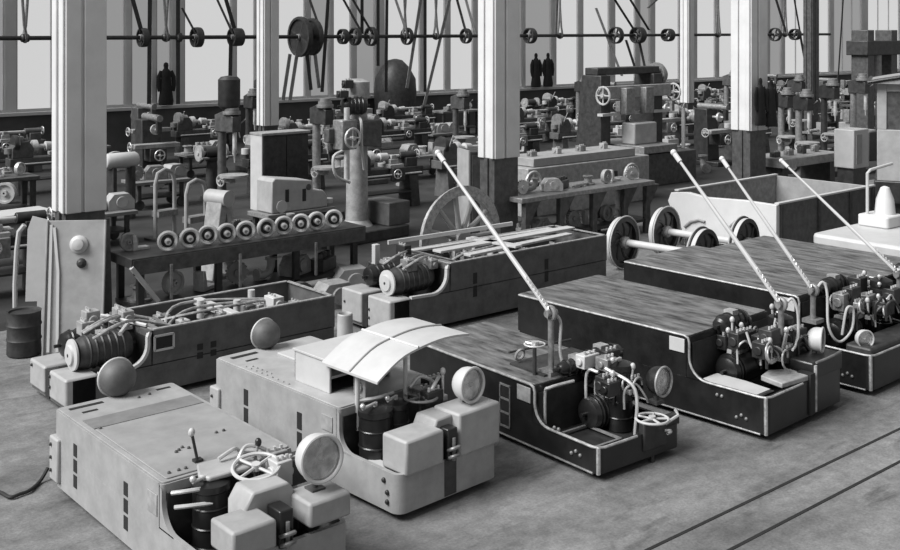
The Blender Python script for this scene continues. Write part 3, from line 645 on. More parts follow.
for i,(px,dy) in enumerate(DX):
    k=(px-XC)/FPX; v=byy+.13+dy; Z=v/(FY-FX*k); pt=VZ(k*Z,Z,BH)
    lab='bright flanged wheel on the long bench, %s from the left'%ORD[i]
    if fw is None: fw=flange_wheel(lab,pt,.13,-.35,'flanged wheels on the long bench')
    else: copy_thing(fw,pt,-.35-.12*((i*7)%5-2),lab,'flanged wheels on the long bench')
# castings lying on the shelf and floor near the bench
# ------------------------------------------------------------------ big spoked wheel behind the open frame
def spoked_wheel(t,r,ns,mt_rim,mt_sp,wid=.09,tread=True,curved=False,hubr=.13):
    m=MB(); m.lathe((0,wid/2,0),(0,-1,0),[(0,r*.86),(0,r),(wid*.75,r*.985),(wid*.78,r*1.06),(wid,r*1.06),(wid,r*.86)],40,closed=True); m.build('rim',M[mt_rim],t)
    for k in range(ns):
        a=2*PI*k/ns; c,s=math.cos(a),math.sin(a)
        if curved:
            p=[(r*.88*q*math.cos(a+.5*(q-.2)),0,r*.88*q*math.sin(a+.5*(q-.2))) for q in (.15,.35,.55,.75,1)]
            MB().tube(p,[.03,.028,.024,.024,.03],8).build('spoke',M[mt_sp],t)
        else: MB().tube([(c*r*.1,0,s*r*.1),(c*r*.5,0,s*r*.5),(c*r*.88,0,s*r*.88)],[.045,.034,.036],8).build('spoke',M[mt_sp],t)
    MB().lathe((0,wid*.9,0),(0,-1,0),[(0,hubr*.6),(0,hubr),(wid*1.8,hubr*.9),(wid*1.8,.02)],18).build('hub',M[mt_sp],t)
pw=VZ((460-450)/FPX*15.0,15.0); r=.69
t=thing('spoked_wheel','large upright iron wheel with pale spokes, standing behind the large open frame','wheel',(pw.x,pw.y,0),.02)
def lift(t,z):
    for k in t.children: k.location.z=z
spoked_wheel(t,r,11,'worn','light2',.10); lift(t,r*1.06)
# ------------------------------------------------------------------ loose wheelsets
def wheelset(label,px,py,Z,r,gauge,deg):
    c=WZ(px,py,Z); t=thing('wheelset',label,'wheelset',(c.x,c.y,0),math.radians(deg),'loose wheelsets')
    zc=r*1.06
    for y,s in ((0,1),(-gauge,-1)):
        w=MB(); w.lathe((0,y+.05*s,zc),(0,-s,0),[(0,r*.84),(0,r),(.075,r*.985),(.08,r*1.07),(.105,r*1.07),(.105,r*.84)],36,closed=True); wo=w.build('wheel',M['dark'],t)
        MB().lathe((0,y+.05*s,zc),(0,-s,0),[(.004,r*.99),(.004,r*1.012),(.07,r*1.0),(.07,r*.98)],36,closed=True).build('tyre',M['cover'],wo)
        MB().torus((0,y-.055*s,zc),(0,1,0),r*1.065,.012,36,6).build('flange_edge',M['cover'],wo)
        for k in range(7):
            a=2*PI*k/7; p=[(r*.86*q*math.cos(a+.9*(q-.2)),y,zc+r*.86*q*math.sin(a+.9*(q-.2))) for q in (.15,.4,.65,1)]
            MB().tube(p,.03,7).build('spoke',M['dark'],wo)
        MB().lathe((0,y+.02,zc),(0,1,0),[(-.03,r*.8),(-.015,r*.84),(0.0,r*.8)],24).build('web',M['black'],wo)
        MB().lathe((0,y-.11,zc),(0,1,0),[(0,.07),(0.02,.09),(.2,.09),(.22,.07)],16).build('hub',M['worn'],wo)
    MB().lathe((0,.18,zc),(0,-1,0),[(0,.035),(.1,.04),(.12,.055),(gauge+.24,.055),(gauge+.26,.04),(gauge+.36,.035)],16).build('axle',M['cover'],t)
    return t
wheelset('loose wheelset with curved spokes, the one nearer the timber decks',622,243,16.5,.37,1.39,6.6)
wheelset('loose wheelset with curved spokes, the one nearer the white wagon end',664,229,17.4,.37,1.42,6)
# ------------------------------------------------------------------ white open wagon with wheel arches
Zc=16.9; cA=VZ((778-450)/FPX*Zc,Zc); htop=CAMH-(205-YH)*Zc/FPX
wg=thing('open_wagon','open dark sided wagon with a white end board, behind the loose wheelsets','wagon',(cA.x,cA.y,0),math.radians(1))
# local x = along the shop (B), y = away (A); white end on the plane x=0
def endpt(px,py):
    k=(px-XC)/FPX; 
    Z=cA.x/(FX+FY*k); P=VZ(k*Z,Z,CAMH-(py-YH)*Z/FPX); return (P.y-cA.y, P.z)
A=[endpt(*q) for q in ((778,205),(745,200),(708,197),(690,192),(674,192),(671,200),(675,211),(683,222),(686,236),(676,250))]
zb=.14
poly=A+[(A[-1][0],zb),(0,zb)]
MB().prism(poly,YZX,-.05,.05).build('end_plate',M['white'],wg,.008)
for q in (((688,226),(694,221),(702,219),(708,221)),((733,226),(738,221),(744,218),(749,219))):
    MB().tube([(-.07,a,b) for a,b in [endpt(*e) for e in q]],.022,8).build('grab_handle',M['light'],wg)
LW=3.05; WW=A[4][0]-.05
MB().box(.05,LW,0,.05,zb,htop).build('side_board',M['darkg'],wg,.006)
MB().box(.05,LW,WW-.05,WW,zb+.1,htop).build('side_board',M['midlight'],wg,.006)
MB().box(LW-.05,LW,.05,WW-.05,zb,htop).build('end_board',M['light'],wg,.006)
MB().box(.05,LW-.05,.05,WW-.05,zb+.1,zb+.16).build('floor_plate',M['dark'],wg)
for y in (0,WW-.05): MB().box(.0,LW,y-.015,y+.065,htop,htop+.03).build('top_rail',M['cover'],wg,.005)
for x in (.08,1.2,2.2,LW-.08): MB().box(x-.03,x+.03,-.03,0,zb,htop).build('stake',M['dark'],wg)
MB().bar((.0,.04,htop-.02),(.0,.34,htop-.28),.05,.05).build('corner_brace',M['white'],wg)
for i,(x,y,rr) in enumerate(((.5,.9,.2),(1.0,1.2,.16),(1.5,.9,.2),(2.1,1.25,.15))):
    solo('steel_pulley',MB().lathe((0,0,rr),(0,-1,0),[(0,rr*.3),(0,rr),(.12,rr),(.12,rr*.3)],20,closed=True),M[('dark','iron','darkg','iron')[i]],'round pulley lying upright inside the white ended wagon, %s from its white end'%ORD[i],'pulley',wg.matrix_basis@Vector((x,y,zb+.16)),.2*i,'pulleys inside the open wagon')
for x in (.5,2.5):
    for y in (.2,WW-.2): MB().lathe((x,y-.04,.2),(0,1,0),[(0,.2),(.08,.2)],20).build('wheel',M['dark'],wg)
# pale bracket and handrail standing on the covered truck
m=MB(); a=(.95,1.6,.9)
MB().prism(rrect(1.02,1.47,1.35,1.8,.05),XYZ,.9,1.06).build('rear_block',M['white'],t7,.02)
MB().tube([(1.12,1.7,1.0),(1.12,1.7,1.62),(1.2,1.7,1.66),(1.8,1.7,1.70)],.022,8).build('handrail',M['cover'],t7)
MB().lathe((1.32,1.55,1.06),(0,0,1),[(0,.14),(.2,.12),(.36,.06),(.38,.02)],18).build('dome_cover',M['white'],t7)
# ------------------------------------------------------------------ works locomotive cab at the right edge
cp=VZ((877-450)/FPX*19.2,19.2)
lc=thing('locomotive','pale locomotive cab with a dark roof edge at the right edge of the photo','locomotive',(cp.x,cp.y,0),-1.1)
def wallp(name,fr,mt): 
    m=MB()
    for q in fr: m.box(*q)
    return m.build(name,M[mt],lc,.01)
z0,z1,z2,z3=.95,1.85,2.52,2.68
MB().box(-.05,2.6,-.02,2.0,.55,.95).build('frame',M['blackish'],lc,.02)
wallp('side_wall',[(0,2.2,0,.05,z0,z1),(0,.16,0,.05,z1,z3),(.95,1.1,0,.05,z1,z3),(2.0,2.2,0,.05,z1,z3),(.16,2.0,0,.05,z2,z3)],'light2')
wallp('end_wall',[(0,.05,.05,1.9,z0,z1),(0,.05,.05,.2,z1,z3),(0,.05,1.7,1.9,z1,z3),(0,.05,.2,1.7,z2,z3)],'cover')
wallp('rear_wall',[(2.15,2.2,.05,1.9,z0,z3)],'light2'); wallp('far_wall',[(.05,2.15,1.85,1.9,z0,z3)],'light2')
for q in ((.16,.95),(1.1,2.0)): MB().box(q[0],q[1],.02,.03,z1,z2).build('window_glass',M['darkg'],lc)
rp=[(-.15,z3-.02)]+[(-.15+2.5*k/10,z3+.0+.16*math.sin(PI*k/10)) for k in range(11)]+[(2.35,z3-.02)]
MB().prism(rp,XZY,-.15,2.05).build('roof',M['light'],lc); MB().tube([(x,-.15,z) for x,z in rp[1:-1]],.035,8).build('roof_edge',M['black'],lc); MB().tube([(-.15,-.15,z3),(-.15,2.05,z3)],.035,8).build('roof_edge',M['black'],lc)
for x in (.5,1.9):
    for y in (.1,1.75): MB().lathe((x,y,.4),(0,1,0),[(0,.4),(.12,.4)],24).build('wheel',M['blackish'],lc)
# ------------------------------------------------------------------ machine tools
def handwheel(o,c,axis,r,mt='steel',name='handwheel'):
    m=MB(); c=Vector(c); m.torus(c,axis,r,r*.13,16,6); _,_,a,b=m.frame(c,c+Vector(axis))
    for k in range(4): m.cyl(c,c+a*(r*math.cos(PI/2*k))+b*(r*math.sin(PI/2*k)),r*.08,n=5)
    m.cyl(c-Vector(axis).normalized()*.05,c+Vector(axis).normalized()*.05,r*.22,n=8); return m.build(name,M[mt],o)
def cone_pulley(o,p,axis,rs,wd,mt='iron'):
    pr=[]; t=0
    for r in rs: pr += [(t,r),(t+wd*.5,r*1.03),(t+wd,r)]; t+=wd
    return MB().lathe(p,axis,pr,18).build('cone_pulley',M[mt],o)
def lathe_machine(t,r,tone,L=2.0):
    for x in (.15,L-.35): MB().prism([(0,0),(.5,0),(.42,.62),(.08,.62)],lambda a,b,q:(q,a,b),x,x+.22).build('leg',M[tone],t,.01)
    MB().box(0,L,.08,.42,.62,.80).build('bed',M[tone],t,.012)
    m=MB().prism([(.05,.8),(.5,.8),(.5,1.02),(.40,1.16),(.15,1.16),(.05,1.02)],XZY,.08,.42); m.build('headstock',M[tone],t,.012)
    cone_pulley(t,(.10,.25,1.10),(1,0,0),(.20,.16,.12),.1,r.choice(['iron','midlight','dark']))
    MB().lathe((.5,.25,1.02),(1,0,0),[(0,.06),(.02,.15),(.12,.15),(.13,.05),(.3,.05)],18).build('chuck',M['steel'],t)
    x=L*.5+r.uniform(-.1,.2); m=MB().box(x,x+.34,.02,.48,.8,.88); m.box(x+.06,x+.26,.1,.36,.88,.98).box(x+.1,x+.22,.12,.22,.98,1.06); m.build('carriage',M['midlight'],t,.01)
    MB().box(x+.02,x+.32,-.05,.06,.55,.82).build('apron',M[r.choice(['midlight','iron',tone])],t,.01)
    handwheel(t,(x+.1,-.1,.7),(0,1,0),.09,'steel')
    m=MB().box(L-.4,L-.12,.12,.38,.8,.98); m.cyl((L-.5,.25,1.02),(L-.1,.25,1.02),.08,n=12); m.build('tailstock',M[tone],t,.01)
    handwheel(t,(L-.04,.25,1.02),(1,0,0),.1,'steel'); MB().box(.3,L-.3,-.02,.5,.3,.33).build('chip_tray',M['dark'],t)
    MB().cyl((.1,.0,.68),(L-.1,.0,.68),.018,n=7).build('lead_screw',M['steel'],t)
    MB().lathe((.6,.25,1.02),(1,0,0),[(0,.05),(.2,.05),(.21,r.uniform(.06,.13)),(.4,.08),(.41,.04),(L-1.1,.03)],12).build('workpiece',M['cover'],t)
    MB().cyl((.02,.25,.9),(.02,.25,1.02),.1,n=12).build('gear_cover',M[r.choice(['cover','iron','light'])],t); MB().bar((.2,.05,1.1),(.12,-.15,1.35),.02,.02).build('belt_lever',M['cover'],t)
    MB().box(L-.75,L-.55,.15,.4,.81,.9).build('tool_tray',M['light2'],t)
def drill_machine(t,r,tone,H=2.0):
    MB().box(-.3,.3,-.25,.4,0,.14).build('base',M[tone],t,.015)
    MB().cyl((0,.25,.14),(0,.25,H),.085,.075,14).build('pillar',M[r.choice([tone,'iron'])],t)
    z=H*.45; m=MB().lathe((0,-.08,z),(0,0,1),[(0,.08),(.02,.26),(.06,.26)],18); m.box(-.06,.06,-.05,.3,z-.1,z); m.build('table',M['midlight'],t)
    m=MB().prism([(-.16,H-.3),(.34,H-.3),(.34,H),(.1,H+.08),(-.16,H-.02)],lambda a,b,q:(q,a-.0,b),-.1,.1); m.build('drill_head',M[tone],t,.012)
    MB().lathe((0,-.1,H-.85),(0,0,1),[(0,.012),(.12,.02),(.16,.045),(.3,.04),(.55,.04)],12).build('spindle',M['steel'],t)
    cone_pulley(t,(0,-.02,H+.02),(0,0,1),(.16,.13,.1),.06,'iron'); cone_pulley(t,(-.14,.3,H*.2),(1,0,0),(.16,.12),.1,'darkg')
    m=MB()
    for k in range(3): a=2*PI*k/3+.4; m.cyl((.14,-.02,H-.2),(.17,-.02+.22*math.cos(a),H-.2+.22*math.sin(a)),.011,n=6)
    m.build('feed_lever',M['steel'],t); handwheel(t,(-.16,.1,z-.05),(1,0,0),.1,'steel')
def milling_machine(t,r,tone):
    MB().box(-.35,.35,-.45,.45,0,.12).build('base',M[tone],t,.015)
    MB().prism([(-.05,.12),(.45,.12),(.42,1.5),(.0,1.5)],lambda a,b,q:(q,a,b),-.24,.24).build('frame',M[tone],t,.02)
    MB().cyl((0,-.5,1.55),(0,.45,1.55),.08,n=14).build('overarm',M['iron'],t)
    MB().box(-.06,.06,-.48,-.38,1.2,1.62).build('arbor_bracket',M[tone],t,.01); m=MB().cyl((0,-.45,1.28),(0,.0,1.28),.03,n=10); m.cyl((0,-.26,1.28),(0,-.2,1.28),.12,n=16); m.build('cutter_arbor',M['steel'],t)
    MB().box(-.2,.2,-.42,-.02,.55,.85).build('knee',M[tone],t,.015); MB().box(-.55,.55,-.38,-.1,.86,.96).build('table',M['midlight'],t,.008)
    handwheel(t,(-.62,-.24,.9),(1,0,0),.11,'steel'); handwheel(t,(0,-.5,.7),(0,1,0),.12,'steel'); cone_pulley(t,(0,.45,1.25),(0,1,0),(.2,.16,.12),.08,'iron')
def shaper_machine(t,r,tone):
    MB().prism([(0,0),(1.2,0),(1.1,.95),(.15,.95)],XZY,-.22,.22).build('frame',M[tone],t,.02)
    MB().box(-.35,1.0,-.14,.14,.95,1.14).build('ram',M['midlight'],t,.01); m=MB().cbox((-.42,0,1.0),(.14,.2,.36)); m.build('tool_head',M['iron'],t,.01)
    MB().box(-.4,-.02,-.3,.3,.45,.78).build('table',M[r.choice(['midlight',tone])],t,.012); MB().box(-.06,.02,-.34,.34,.3,.9).build('cross_rail',M[tone],t,.01)
    MB().lathe((.75,-.24,.5),(0,-1,0),[(0,.05),(0,.3),(.03,.3),(.03,.24),(.015,.22),(.015,.05)],22).build('gear_wheel',M['darkg'],t); cone_pulley(t,(.9,.22,.5),(0,1,0),(.22,.17,.12),.08,'iron'); handwheel(t,(-.2,-.36,.6),(0,1,0),.1)
def grinder(t,r,tone):
    MB().lathe((0,0,0),(0,0,1),[(0,.26),(.08,.24),(.14,.14),(.8,.11),(.86,.15),(.9,.15)],18).build('pedestal',M[tone],t)
    MB().cyl((-.34,0,1.0),(.34,0,1.0),.04,n=10).build('spindle',M['steel'],t); MB().cyl((-.16,0,1.0),(.16,0,1.0),.12,n=16).build('motor',M[tone],t)
    for s in (-1,1):
        MB().cyl((s*.26,0,1.0),(s*.32,0,1.0),.17,n=22).build('grinding_wheel',M['midlight'],t)
        MB().torus((s*.29,0,1.0),(1,0,0),.185,.03,18,6,PI*.1,PI*1.2).build('wheel_guard',M['dark'],t); MB().box(s*.29-.08,s*.29+.08,-.3,-.18,.9,.93).build('tool_rest',M['iron'],t)
def bench_machine(t,r,tone):
    L=1.7; MB().box(0,L,0,.65,.8,.87).build('bench_top',M[r.choice(['wood','darkg'])],t,.008)
    for x in (.05,L-.15):
        for y in (.04,.52): MB().box(x,x+.09,y,y+.09,0,.8).build('leg',M['dark'],t)
    MB().box(.1,L-.1,.05,.6,.25,.29).build('shelf',M['dark'],t)
    m=MB().box(.25,.42,.08,.3,.87,1.0); m.box(.22,.45,-.02,.07,.92,1.06).cyl((.33,-.16,.96),(.33,.1,.96),.018,n=7); m.build('vice',M['iron'],t,.008)
def parts_trolley(t,r,tone):
    MB().box(0,1.2,0,.7,.5,.56).build('platform',M['wood'],t,.006)
    for x in (.1,1.0):
        for y in (.06,.58): MB().box(x,x+.07,y,y+.06,.12,.5).build('leg',M['dark'],t); MB().cyl((x+.035,y-.0,.1),(x+.035,y+.05,.1),.1,n=14).build('wheel',M['dark'],t)
    MB().box(.1,1.1,.1,.6,.2,.24).build('shelf',M['dark'],t)
MACH={'trolley':(parts_trolley,'parts_trolley','parts trolley',1.2),'lathe':(lathe_machine,'lathe','lathe',2.0),'drill':(drill_machine,'drill_press','drill press',.7),'mill':(milling_machine,'milling_machine','milling machine',1.2),
      'shaper':(shaper_machine,'shaping_machine','shaping machine',1.5),'grinder':(grinder,'pedestal_grinder','pedestal grinder',.7),'bench':(bench_machine,'vice_bench','vice bench',1.7)}
TONE={'dark':'dark','darkg':'dark grey','midlight':'light grey','mid':'dark grey','iron':'worn grey','blackish':'black'}
placed=[]
def screen(p):
    X=p.x*FY-p.y*FX; Z=p.x*FX+p.y*FY; return XC+FPX*X/Z, Z
def machine(kind,loc,rz,tone,row,r,**k):
    fn,nm,word,_=MACH[kind]; t=thing(nm,'',word,loc,rz,'machine tools'); fn(t,r,tone,**k); placed.append((row,word,tone,t)); return t
r4=random.Random(77)
BLOCK=[]   # (u,v,rad) places kept clear
def clear(u,v,rad): return all((u-a)**2+((v-b)*1.3)**2>(rad+c)**2 for a,b,c in BLOCK)
for px,Z in ((80,13.2),(268,26.3),(499,17.6),(687,36),(749,21.9),(811,36)):
    p=VZ((px-XC)/FPX*Z,Z); BLOCK.append((p.x,p.y,.5))
# ---- hand-placed machines and furniture that the photograph shows clearly
def vz(px,Z): return VZ((px-XC)/FPX*Z,Z)
def block(p,rad): BLOCK.append((p.x,p.y,rad))
# cabinet below the narrow white column
p=vz(264,21.6); block(p,1.3)
cb=thing('tool_cabinet','tall dark cabinet with a pale left side, below the narrow white column','cabinet',p,0)
MB().box(-.02,1.05,.02,.42,0,1.5).build('carcass',M['dark'],cb,.01); MB().box(-.05,-.02,.0,.44,0,1.52).build('side_panel',M['cover'],cb)
for a,b in ((.0,.51),(.53,1.03)): MB().box(a,b,-.01,.02,.06,1.46).build('door',M['dark'],cb,.004)
MB().box(-.06,1.08,-.02,.46,1.5,1.55).build('top',M['midlight'],cb,.006)
# cabinet left of the middle white column
p=vz(473,18.6); block(p,1.2)
cb=thing('tool_cabinet','pale faced wooden cabinet left of the middle white column','cabinet',p,-.35)
MB().box(-.05,.6,-.0,.55,0,1.52).build('carcass',M['dark'],cb,.01); MB().box(-.08,-.05,0,.55,0,1.54).build('side_panel',M['light2'],cb); MB().box(-.02,.57,-.02,0,.05,1.46).build('door',M['darkg'],cb)
# radial drill
p=vz(357,19.0); block(p,1.0)
t=thing('radial_drill','tall radial drilling machine with a thick round pale column','radial drill',p,.1)
MB().box(-.6,.7,-.6,.5,0,.2).build('base',M['dark'],t,.02); MB().lathe((0,0,.2),(0,0,1),[(0,.28),(.1,.2),(.4,.19),(2.2,.18),(2.22,.22),(2.5,.22),(2.55,.1)],22).build('pillar',M['midlight'],t)
MB().prism([(-.9,1.72),(.3,1.55),(.3,2.05),(-.9,1.95)],XZY,-.32,-.18).build('arm',M['darkg'],t,.02)
m=MB().cbox((-.62,-.4,1.85),(.32,.26,.5)); m.build('drill_head',M['iron'],t,.02); MB().cyl((-.62,-.45,1.1),(-.62,-.45,2.3),.05,n=12).build('spindle',M['steel'],t)
handwheel(t,(-.62,-.6,1.8),(0,1,0),.16); motor(t,(-.45,-.1,2.3),(-.05,-.3,2.3),.15,'black'); gearcase(t,(-.5,-.2,2.45),'blackish',r4); gearcase(t,(-.3,-.1,2.6),'blackish',r4); MB().box(.3,.8,-.5,.2,.2,.6).build('box_table',M['mid'],t,.015)
pipes(t,[[(-.75,-.5,1.6),(-.95,-.5,1.5),(-.9,-.5,1.2),(-.6,-.5,1.05)],[(-.2,-.3,2.1),(-.25,-.4,2.0),(-.2,-.35,1.6),(-.1,-.3,1.2)]],.025,'cover')
# drill with a dark drum on top, left of the cabinet
p=vz(231,19.8); block(p,.7)
t=thing('drill_press','tall drill press topped by a dark drum, left of the tall dark cabinet','drill press',p,.2)
drill_machine(t,r4,'darkg',2.05); m=MB().lathe((0,.05,2.15),(0,0,1),[(0,.12),(.06,.19),(.1,.2),(.55,.2),(.6,.15),(.62,.03)],20)
o=m.build('drum',M['blackish'],t)
# pale cast housing on trestle
p=vz(272,17.2); block(p+Vector((.6,0,0)),.9)
t=thing('trestle_table','dark trestle table under the big pale casting','table',(p.x-.1,p.y-.05,0),.04)
MB().box(0,1.3,0,.6,.62,.69).build('table_top',M['wood'],t,.006)
for x in (.08,1.1):
    for y in (.03,.5): MB().box(x,x+.08,y,y+.07,0,.62).build('leg',M['dark'],t)
m=MB(); prof=[(0,.0),(.0,.5),(.06,.56),(.5,.5),(.78,.46),(.8,.3),(1.0,.28),(1.08,.18),(1.08,0)]
m.prism(prof,XZY,0,.45)
h=solo('cast_housing',m,M['light2'],'big pale cast housing with dark slots, lying on a trestle in front of the cabinet','casting',(p.x,p.y,.695),.04,bevel=.02)
t=h
for x,z in ((.25,.16),(.58,.14)): MB().box(x,x+.07,-.004,.01,z,z+.2).build('slot',M['black'],t)
MB().cyl((.7,-.01,.36),(.7,.02,.36),.05,n=14).build('bored_hole',M['darkg'],t); MB().cyl((.18,-.02,.1),(.18,.02,.1),.1,n=16).build('boss',M['cover'],t); MB().cyl((1.15,.1,.05),(1.15,.1,.12),.09,n=16).build('end_boss',M['light2'],t)
# pale A frame stand
p=vz(219,15.9); block(p,.5)
t=thing('assembly_stand','pale tapering casting stand behind the row of flanged wheels','stand',p,.3)
MB().prism([(-.28,0),(-.16,0),(0,.9),(.16,0),(.28,0),(.1,1.15),(-.1,1.15)],XZY,-.15,.15).build('a_frame',M['midlight'],t,.015); MB().cyl((0,-.2,1.15),(0,.2,1.15),.12,n=18).build('bearing',M['light2'],t); MB().box(-.24,.24,-.1,.1,.3,.36).build('cross_bar',M['midlight'],t)
for px,Z,hh,lab in ((165,18.8,1.2,'pale bent pipe stand left of the tapering casting stand'),(196,18.2,1.1,'grey twin leg stand just left of the drum topped drill press')):
    p=vz(px,Z); block(p,.4); t=thing('pipe_stand',lab,'stand',p,.2)
    MB().tube([(-.2,0,0),(-.2,0,hh*.8),(-.15,0,hh*.95),(0,0,hh),(.15,0,hh*.95),(.2,0,hh*.8),(.2,0,0)],.035,9).build('bent_pipe',M['light'],t)
    MB().box(-.3,.3,-.18,.18,0,.04).build('foot_plate',M['dark'],t); MB().box(-.2,.2,-.1,.1,.4,.5).build('shelf',M['iron'],t)
# pale horizontal tank right of the left column
p=vz(104,20.5); block(p,.9)
t=thing('storage_tank','pale horizontal tank on legs just right of the big left column','tank',p,.05)
MB().lathe((0,0,1.12),(1,0,0),[(0,.05),(.03,.12),(.08,.15),(.62,.15),(.67,.12),(.7,.05)],20).build('shell',M['cover'],t)
for x in (.12,.5): MB().box(x,x+.07,-.14,.14,0,1.0).build('leg',M['dark'],t)
# long planer bed, grey, right of the middle column, and the rack bench in front of it
p=vz(528,20.8); block(p+Vector((1.4,0,0)),1.5); block(p+Vector((3.0,0,0)),.9)
t=thing('planing_machine','long light grey planing machine bed right of the middle white column','planer',p,0)
MB().box(0,3.6,0,.9,.0,.95).build('bed',M['midlight'],t,.02); MB().box(.2,3.2,.05,.85,.96,1.12).build('table',M['light'],t,.01)
for x,z in ((.25,.3),(.9,.35),(1.6,.3),(2.4,.35)): MB().box(x,x+.18,-.005,.02,z,z+.35).build('bed_opening',M['black'],t)
for x,w_,h_ in ((.5,.3,.3),(1.2,.22,.4),(1.9,.4,.25),(2.6,.25,.35)): gearcase(t,(x,.4,1.12),r4.choice(['iron','light','midlight']),r4,'clamp_block')
handwheel(t,(.05,-.1,.7),(0,1,0),.2); handwheel(t,(2.9,-.1,.6),(0,1,0),.22)
p=vz(522,17.3); block(p+Vector((1.2,0,0)),1.6)
t=thing('storage_bench','long dark bench with bracket legs in front of the planing machine','bench',p,0)
MB().box(0,3.3,0,.8,.84,.92).build('bench_top',M['iron'],t,.01); MB().box(.05,3.25,.05,.75,.2,.25).build('shelf',M['dark'],t)
for x in (.1,.9,1.7,2.5,3.1):
    MB().prism([(0,0),(.1,0),(.1,.5),(.35,.84),(0,.84)],lambda a,b,q:(x+a,q,b),.02,.12).build('bracket_leg',M['darkg'],t,.006)
    MB().box(x,x+.09,.65,.75,0,.84).build('leg',M['darkg'],t)
def coil(lab,loc,rr,mt):
    m=MB(); 
    for k in range(3): m.torus((0,0,.05+.08*k),(0,0,1),rr,.045,22,7)
    solo('hose_coil',m,M[mt],lab,'coil',loc,0)
# pieces on that bench
def cast_piece(kind,r):
    m=MB()
    if kind=='flange': m.lathe((0,0,0),(0,0,1),[(0,.08),(0,.2),(.04,.2),(.045,.12),(.2,.1),(.22,.15),(.25,.15),(.25,.08)],20,closed=True)
    elif kind=='gear':
        P=[]; n=18
        for k in range(n):
            for q,rr in ((0,.17),(.3,.2),(.6,.2),(.9,.17)): a=2*PI*(k+q)/n; P.append((rr*math.cos(a),rr*math.sin(a)))
        m.prism(P,lambda a,b,t:(a,t,b+.2),-.04,.04); m.cyl((0,-.08,.2),(0,.08,.2),.06,n=14)
    elif kind=='block':
        m.box(-.25,.25,-.15,.15,0,.22)
        for k in range(3): m.lathe((-.16+.16*k,0,.22),(0,0,1),[(0,.07),(.1,.065),(.1,.045),(.02,.04)],14)
    elif kind=='pulley': m.lathe((0,.06,.2),(0,-1,0),[(0,.16),(0,.2),(.06,.207),(.12,.2),(.12,.16),(.08,.15),(.08,.06),(.14,.055),(.14,.02),(-.02,.02),(-.02,.055),(.04,.06),(.04,.15)],22,closed=True)
    elif kind=='elbow': m.tube([(-.2,0,.08),(-.05,0,.08),(.06,0,.12),(.1,0,.22),(.1,0,.36)],.075,12); m.cyl((-.23,0,.1),(-.19,0,.1),.11,n=16); m.cyl((.1,0,.33),(.1,0,.37),.11,n=16)
    elif kind=='shaft': m.lathe((-.45,0,.06),(1,0,0),[(0,.03),(.15,.03),(.15,.05),(.5,.05),(.5,.06),(.6,.06),(.6,.035),(.9,.035)],12)
    elif kind=='bracket': m.prism([(-.2,0),(.2,0),(.2,.06),(-.08,.06),(-.13,.34),(-.2,.34)],XZY,-.1,.1)
    elif kind=='housing':
        m.prism([(-.28,0),(.28,0),(.28,.2),(.16,.34),(-.16,.34),(-.28,.2)],XZY,-.16,.16); m.cyl((0,-.2,.17),(0,.2,.17),.12,n=18)
    return m
CW={'flange':'flanged casting','gear':'toothed gear','block':'cylinder block','pulley':'belt pulley','elbow':'pipe elbow','shaft':'stepped shaft','bracket':'angle bracket','housing':'bearing housing'}
CN={'flange':'flanged_casting','gear':'gear_wheel','block':'cylinder_block','pulley':'belt_pulley','elbow':'pipe_elbow','shaft':'stepped_shaft','bracket':'angle_bracket','housing':'bearing_housing'}
pieces=[]
def piece(kind,loc,rz,tone,where,r,sc=1):
    o=cast_piece(kind,r).build(CN[kind],M[tone],None,.006 if kind in('block','bracket','housing') else 0)
    o.location=loc; o.rotation_euler=(0,0,rz); o.scale=(sc,sc,sc); tag(o,None,CW[kind],'machined parts and castings'); pieces.append((where,kind,tone,o)); return o
kk=list(CW)
tones=['cover','light','midlight','iron','steel','light2','darkg']
bp2=p
for i in range(9): piece(kk[(i*3+1)%8],(bp2.x+.3+i*.34,bp2.y+.3+.12*(i%2),.925),r4.uniform(-.5,.5),tones[(i*2)%7],'on the long bench before the planing machine',r4,.6)
for i in range(7): piece(kk[(i*5+2)%8],(bp2.x+.3+i*.42,bp2.y+.35,.252),r4.uniform(-.5,.5),tones[(i*3)%7],'on the low shelf of the bracket legged bench',r4,.7)
for i in range(7): piece(kk[(i*3)%8],(bench.location.x+.25+i*.45,bench.location.y+.33,.272),r4.uniform(-.5,.5),tones[(i*4+3)%7],'on the low shelf under the flanged wheels',r4,.75)
for i in range(4): piece(kk[(i*3+3)%8],(bench.location.x+.2+i*.14 if i<2 else bench.location.x+.1+i*.8,bench.location.y+.52,BH),r4.uniform(-.5,.5),tones[(i*2+2)%7],'at the back of the flanged wheel bench',r4,.55)
# floor pieces between the bench and the left frame, and around the big wheel
for i,(px,v_,k) in enumerate(((150,11.85,'flange'),(190,11.8,'housing'),(228,11.85,'elbow'),(264,11.75,'block'),(300,11.85,'pulley'),(334,11.8,'housing'))):
    pt=WV(px,100,v_); pt.z=0; piece(k,pt,r4.uniform(-.4,.4),tones[(i*3+1)%7],'on the floor between the bench and left frame',r4,.95)
for i,(px,v_,k) in enumerate(((352,12.3,'housing'),(380,12.5,'block'),(402,12.2,'elbow'),(516,11.5,'flange'),(548,11.5,'housing'),(582,11.5,'gear'))):
    pt=WV(px,100,v_); pt.z=0; piece(k,pt,r4.uniform(-.4,.4),tones[(i*3+1)%7],'on the floor near the big spoked wheel',r4,1.0)
# box crate with pitched lid between bench and frame
p=vz(290,14.25); block(p,.6)
